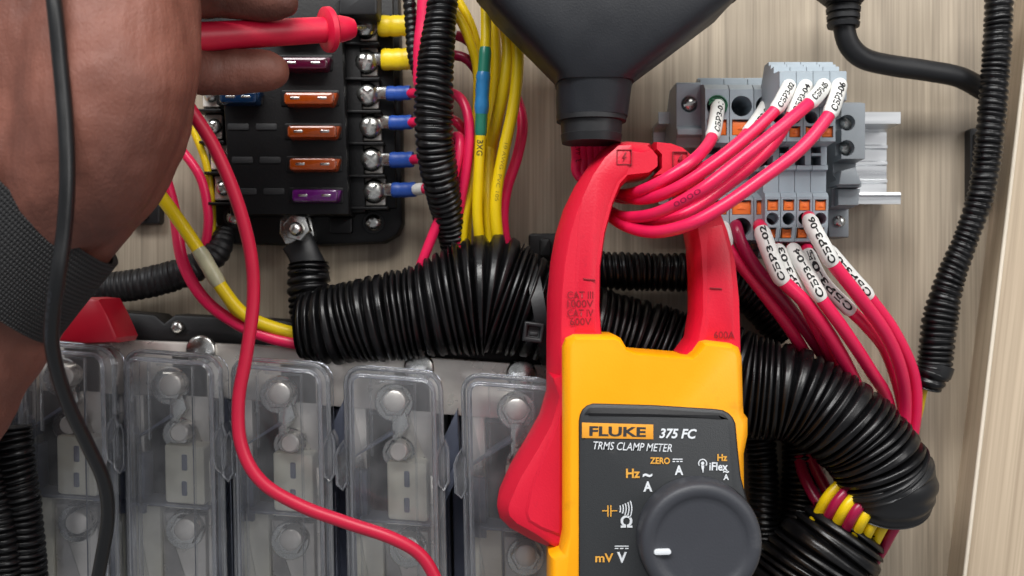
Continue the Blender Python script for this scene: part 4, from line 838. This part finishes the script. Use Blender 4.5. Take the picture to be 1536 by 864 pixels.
# yellow body
HBd = 78
Bd = [(845, 522), (850, 509), (862, 503), (924, 503), (933, 508), (942, 523), (954, 528), (1038, 535), (1046, 528), (1056, 514), (1066, 512), (1100, 516), (1112, 522), (1117, 536), (1119, 610), (1120, 622), (1126, 630), (1126, 655), (1120, 684), (1121, 760), (1124, 1010), (824, 1010), (824, 836), (840, 828), (845, 800)]
v, f = loft(Bd, HBd, [(2.6, HBd), (2.0, HBd - .3), (.5, HBd - 2.6), (0, HBd - 4.5), (0, 50)], [1, 1, .5, .5, .4, .3, .3, .3, .3, .4, .5, .5, 1, 1, 1, 1, 1, 1, 1, 1, 1, 1, 1, 1, 1]); bd = mk('body', v, f, m_yb, CM, 32)
Pn = [(870, 646), (870, 632), (871.5, 623), (875, 615.5), (881, 610), (890, 607), (980, 609.5), (1074, 615.5), (1084, 617), (1092, 621), (1098, 627), (1102, 636), (1105, 670), (1110, 716), (1119, 750), (1119, 900), (1119, 1008), (870, 1008)]
v, f = loft(inset(Pn, -1.6 if area(Pn) > 0 else -1.6), HBd + .8, [(.5, HBd + .9), (0, HBd + .4), (0, HBd - 1)]); mk('panel_rim', v, f, m_dark, bd, 32)
v, f = loft(Pn, HBd + 1.6, [(1.8, HBd + 1.6), (0, HBd + .9), (0, HBd - 1)]); pn = mk('face_panel', v, f, m_face, bd, 32)
v, f = loft([(884, 612), (980, 614), (1086, 621), (1094, 630), (1060, 631), (960, 629), (882, 628), (877, 622)], HBd + 2.4, [(1.6, HBd + 1.9), (0, HBd + 1.4)]); mk('window_lip', v, f, m_rub, pn, 60)
HT = HBd + 1.72
slab('logo_badge', [(873, 634), (980, 637), (980, 659), (873, 657)], HT + .15, HT - .3, m_badge, pn, .05)
HT += .2
text('FLUKE', (884, 640, 969, 655), HT, m_face, pn, .035, deg=1.2)
text('375 FC', (989, 643, 1045, 658), HT, m_prw, pn, .03, .22, 1.2)
text('TRMS CLAMP METER', (890, 664, 1008, 676), HT, m_prw, pn, .003, .22, 2)
text('ZERO', (975, 686, 1005, 696), HT, m_pry, pn, .03, deg=1)
text('A', (1012, 698, 1025, 712.5), HT, m_prw, pn, .035); text('iFlex', (1064, 693.5, 1092, 706), HT, m_prw, pn, .025, deg=1.5)
text('Hz', (1076, 681, 1091, 691.5), HT, m_pry, pn, .03); text('A', (1085, 711, 1093.5, 720), HT, m_prw, pn, .03)
text('~', (1084.5, 706, 1093.5, 709.5), HT, m_prw, pn, .03); text('Hz', (939, 703, 960, 717), HT, m_pry, pn, .03); text('~', (964, 710, 978.5, 716), HT, m_prw, pn, .02)
text('A', (965, 722, 978.5, 737.5), HT, m_prw, pn, .035); text('Ω', (931, 773, 948.5, 791.5), HT, m_prw, pn, .03)
text('mV', (893, 830, 920, 843.5), HT, m_pry, pn, .025); text('V', (925.5, 828, 940.5, 844.5), HT, m_prw, pn, .035)
def sym(polys, mat):
    v, f = merge(*[([P(x, y, HT) for x, y in q], [tuple(range(len(q)))[::-1]]) for q in polys]); return mk('printed_symbol', v, f, mat, pn, 0)
def bar(x0, y0, x1, y1): return [(x0, y0), (x1, y0), (x1, y1), (x0, y1)]
for x, y, w_ in ((1009, 688, 15), (922, 818.5, 21)):
    sym([bar(x, y, x + w_, y + 1.5), bar(x, y + 3.4, x + w_ * .26, y + 5), bar(x + w_ * .37, y + 3.4, x + w_ * .63, y + 5), bar(x + w_ * .74, y + 3.4, x + w_, y + 5)], m_prw)
sym([bar(903, 765.4, 911, 767), bar(911, 758, 912.8, 775), bar(915.4, 758, 917.2, 775), bar(917.2, 765.4, 926, 767)], m_pry)
def arc(cx, cy, r0, r1, a0, a1, n=10):
    o_ = []; 
    for k in range(n): 
        t0, t1 = math.radians(a0 + (a1 - a0) * k / n), math.radians(a0 + (a1 - a0) * (k + 1) / n)
        o_.append([(cx + r0 * math.cos(t0), cy + r0 * math.sin(t0)), (cx + r1 * math.cos(t0), cy + r1 * math.sin(t0)), (cx + r1 * math.cos(t1), cy + r1 * math.sin(t1)), (cx + r0 * math.cos(t1), cy + r0 * math.sin(t1))])
    return o_
sym(sum([arc(916, 763, r, r + 1.7, -18 - k, 22 + k, 8) for k, r in enumerate((14, 18.2, 22.4, 26.6, 30.8))], []), m_prw)
sym(arc(1054, 695, 5.2, 6.8, -215, 35, 18) + arc(1054, 695, 0.01, 2.6, 0, 360, 14) + [[(1051.5, 698), (1056.5, 698), (1055, 709), (1054.2, 709)]], m_prw)
# dial
dx, dy = 1053, 816
def dp(r): return r * mpp(92) * 1000
v, f = lathe(dx, dy, [(dp(60), 90.0), (dp(66), 90.1), (dp(70), 90.5), (dp(75), 91.2), (dp(86), 91.0), (dp(91), 90), (dp(93), 88), (dp(93), 80)], 72, 91); dl = mk('dial', v, f, m_dial, CM, 60)
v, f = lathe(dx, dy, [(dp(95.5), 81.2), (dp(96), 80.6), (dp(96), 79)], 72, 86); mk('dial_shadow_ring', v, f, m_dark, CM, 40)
slab('pointer_mark', rot(rrect(981, 824.5, 1007, 832.5, 4), -1), 91.5, 90, m_prw, dl, .15)

# ------------------------------------------------------------------ hand, probe and leads
def blobs():
    """one watertight skin: spheres and ellipsoids merged by voxel remesh"""
    V, F = [], []
    def ell(c, rx, ry, rz, n=20, m=12):
        k = len(V)
        for i in range(m + 1):
            th = math.pi * i / m
            for j in range(n):
                ph = 2 * math.pi * j / n; V.append((c[0] + rx * math.sin(th) * math.cos(ph), c[1] + ry * math.cos(th), c[2] + rz * math.sin(th) * math.sin(ph)))
        for i in range(m):
            for j in range(n): F.append((k + i * n + j, k + i * n + (j + 1) % n, k + (i + 1) * n + (j + 1) % n, k + (i + 1) * n + j))
    def chain(pts, dy=1, step=.35):
        """pts rows (px,py,h,r px at that h)"""
        rows = [list(P(*q[:3])) + [q[3] * mpp(q[2])] for q in pts]; p, u = resample(rows, .0016)
        for q in p: ell(q[:3], q[3], q[3] * dy, q[3])
    chain([(-230, 640, 92, 205), (-110, 470, 98, 190), (-10, 345, 104, 165), (60, 262, 106, 162), (108, 170, 106, 176), (122, 60, 106, 180), (118, -60, 104, 176), (110, -150, 102, 150)], .62)
    chain([(60, 330, 112, 90), (120, 250, 116, 110), (150, 150, 116, 130), (160, 40, 114, 120)], .8)
    # index and thumb side above the probe, middle finger below it, ring and little finger folded behind
    chain([(215, -40, 98, 56), (262, -18, 90, 44), (305, -8, 82, 38), (328, -6, 80, 34), (360, -4, 79, 37), (408, 2, 78, 33), (424, 4, 78, 27)], .9)
    chain([(215, 70, 96, 54), (262, 96, 86, 42), (300, 106, 79, 37), (326, 107, 77, 33), (352, 107, 76, 36), (395, 106, 75, 33), (408, 106, 75, 28)], .9)
    chain([(160, 130, 92, 54), (220, 165, 80, 38), (250, 172, 74, 33), (225, 190, 68, 30), (190, 196, 70, 27)], .9)
    chain([(110, 210, 92, 50), (150, 262, 82, 33), (178, 268, 76, 28), (160, 280, 72, 25)], .9)
    chain([(150, -150, 104, 70), (230, -110, 106, 46), (310, -70, 102, 40), (370, -42, 98, 36), (392, -34, 97, 29)], .85)
    return V, F
PE = thing('person', P(0, 400, 100), 'bare brown hand with black wrist strap holding the red probe', 'person')
v, f = blobs(); hand = mk('hand', v, f, m_skin, PE, 0)
md = hand.modifiers.new('r', 'REMESH'); md.mode = 'VOXEL'; md.voxel_size = .0012; md.use_smooth_shade = True
md = hand.modifiers.new('s', 'SMOOTH'); md.factor = .6; md.iterations = 10
md = hand.modifiers.new('d', 'DISPLACE'); tx = bpy.data.textures.new('skin_folds', 'CLOUDS'); tx.noise_scale = .018; tx.noise_depth = 2
md.texture = tx; md.strength = .0024; md.texture_coords = 'LOCAL'; md.mid_level = .5
# strap: flat band round the wrist
A = P(-36, 372, 105); B_ = P(60, 262, 107)
axis = Vector((.70, 0, .71)).normalized(); c0 = P(-2, 338, 105); sd_ = Vector((.71, 0, -.70)).normalized()
V, F, UV = [], [], []; n = 72; m = 8
for layer, ex in ((0, 1.0), (1, 0.955)):
    for i in range(m + 1):
        s = -1 + 2 * i / m
        for k in range(n):
            t = 2 * math.pi * k / n; R1 = (176 - 8 * s) * mpp(105) * ex; R2 = R1 * .68
            lens = (.0150 if s > 0 else .0128) - .0005 * layer
            V.append(c0 + axis * (s * lens) + sd_ * (math.cos(t) * R1) + Vector((0, -1, 0)) * (math.sin(t) * R2 + (.0015))); UV.append((i / m * .35, k / n * 9))
def idx(l, i, k): return l * (m + 1) * n + i * n + k % n
for i in range(m):
    for k in range(n):
        F.append((idx(0, i, k), idx(0, i, k + 1), idx(0, i + 1, k + 1), idx(0, i + 1, k))); F.append((idx(1, i, k), idx(1, i + 1, k), idx(1, i + 1, k + 1), idx(1, i, k + 1)))
for k in range(n):
    F.append((idx(0, 0, k), idx(1, 0, k), idx(1, 0, k + 1), idx(0, 0, k + 1))); F.append((idx(0, m, k), idx(0, m, k + 1), idx(1, m, k + 1), idx(1, m, k)))
mk('wrist_strap', V, F, m_weave, PE, 50, UV)

PR = thing('test_probe', P(420, 50, 70), 'red test probe held against the top fuse box terminal', 'test probe')
def along(a, b, prof, name, mat, seg=28):
    A_, B2 = np.array(P(*a)), np.array(P(*b)); p = np.array([A_ + (B2 - A_) * s for s, r in prof]); return (lambda vf: mk(name, vf[0], vf[1], mat, PR, 40))(sweep(p, np.array([r / 1000 for s, r in prof]), seg))
pa, pb = (150, 64, 98), (535, 42, 56)
along(pa, pb, [(0, 4.6), (.3, 4.5), (.6, 4.3), (.86, 4.1), (.862, 4.1)], 'handle', m_probe)
along(pa, pb, [(.855, 4.2), (.86, 6.6), (.865, 7.2), (.885, 7.3), (.892, 6.8), (.9, 5.4), (.905, 4.2)], 'finger_guard', m_probe)
along(pa, pb, [(.89, 4.6), (.93, 4.3), (.965, 3.7), (.985, 3.0), (.993, 1.6)], 'nose', m_probe)
along((531, 42, 57), (549, 41, 18), [(0, .8), (.9, .8), (1, .3)], 'metal_tip', m_steel)

o, W = wire('black_test_lead', [(76, -40, 134), (83, 20, 135), (90, 90, 135), (98, 180, 136), (101, 270, 137), (96, 350, 137), (86, 420, 137), (78, 480, 133), (80, 530, 128), (100, 600, 118), (132, 668, 108), (156, 722, 100), (162, 775, 94), (152, 840, 90), (140, 900, 86)], 22.5, m_lead)
tag(o, 'black test lead hanging in front of the hand and wrist strap', 'test lead')
tubetext('CAT III 1000V', W, .43, .51, 0, .0010, -14, o, mat=m_dial, bold=0)
o, W = wire('red_test_lead', [(250, 110, 88), (284, 162, 86), (322, 222, 82), (355, 300, 78), (376, 380, 74), (380, 450, 72), (370, 530, 72), (358, 600, 72), (362, 668, 72), (392, 722, 72), (450, 758, 71), (520, 784, 70), (590, 808, 70), (636, 838, 69), (668, 900, 68)], 20, m_red_lead)
tag(o, 'red test lead falling across the fuse box and clear covers', 'test lead')
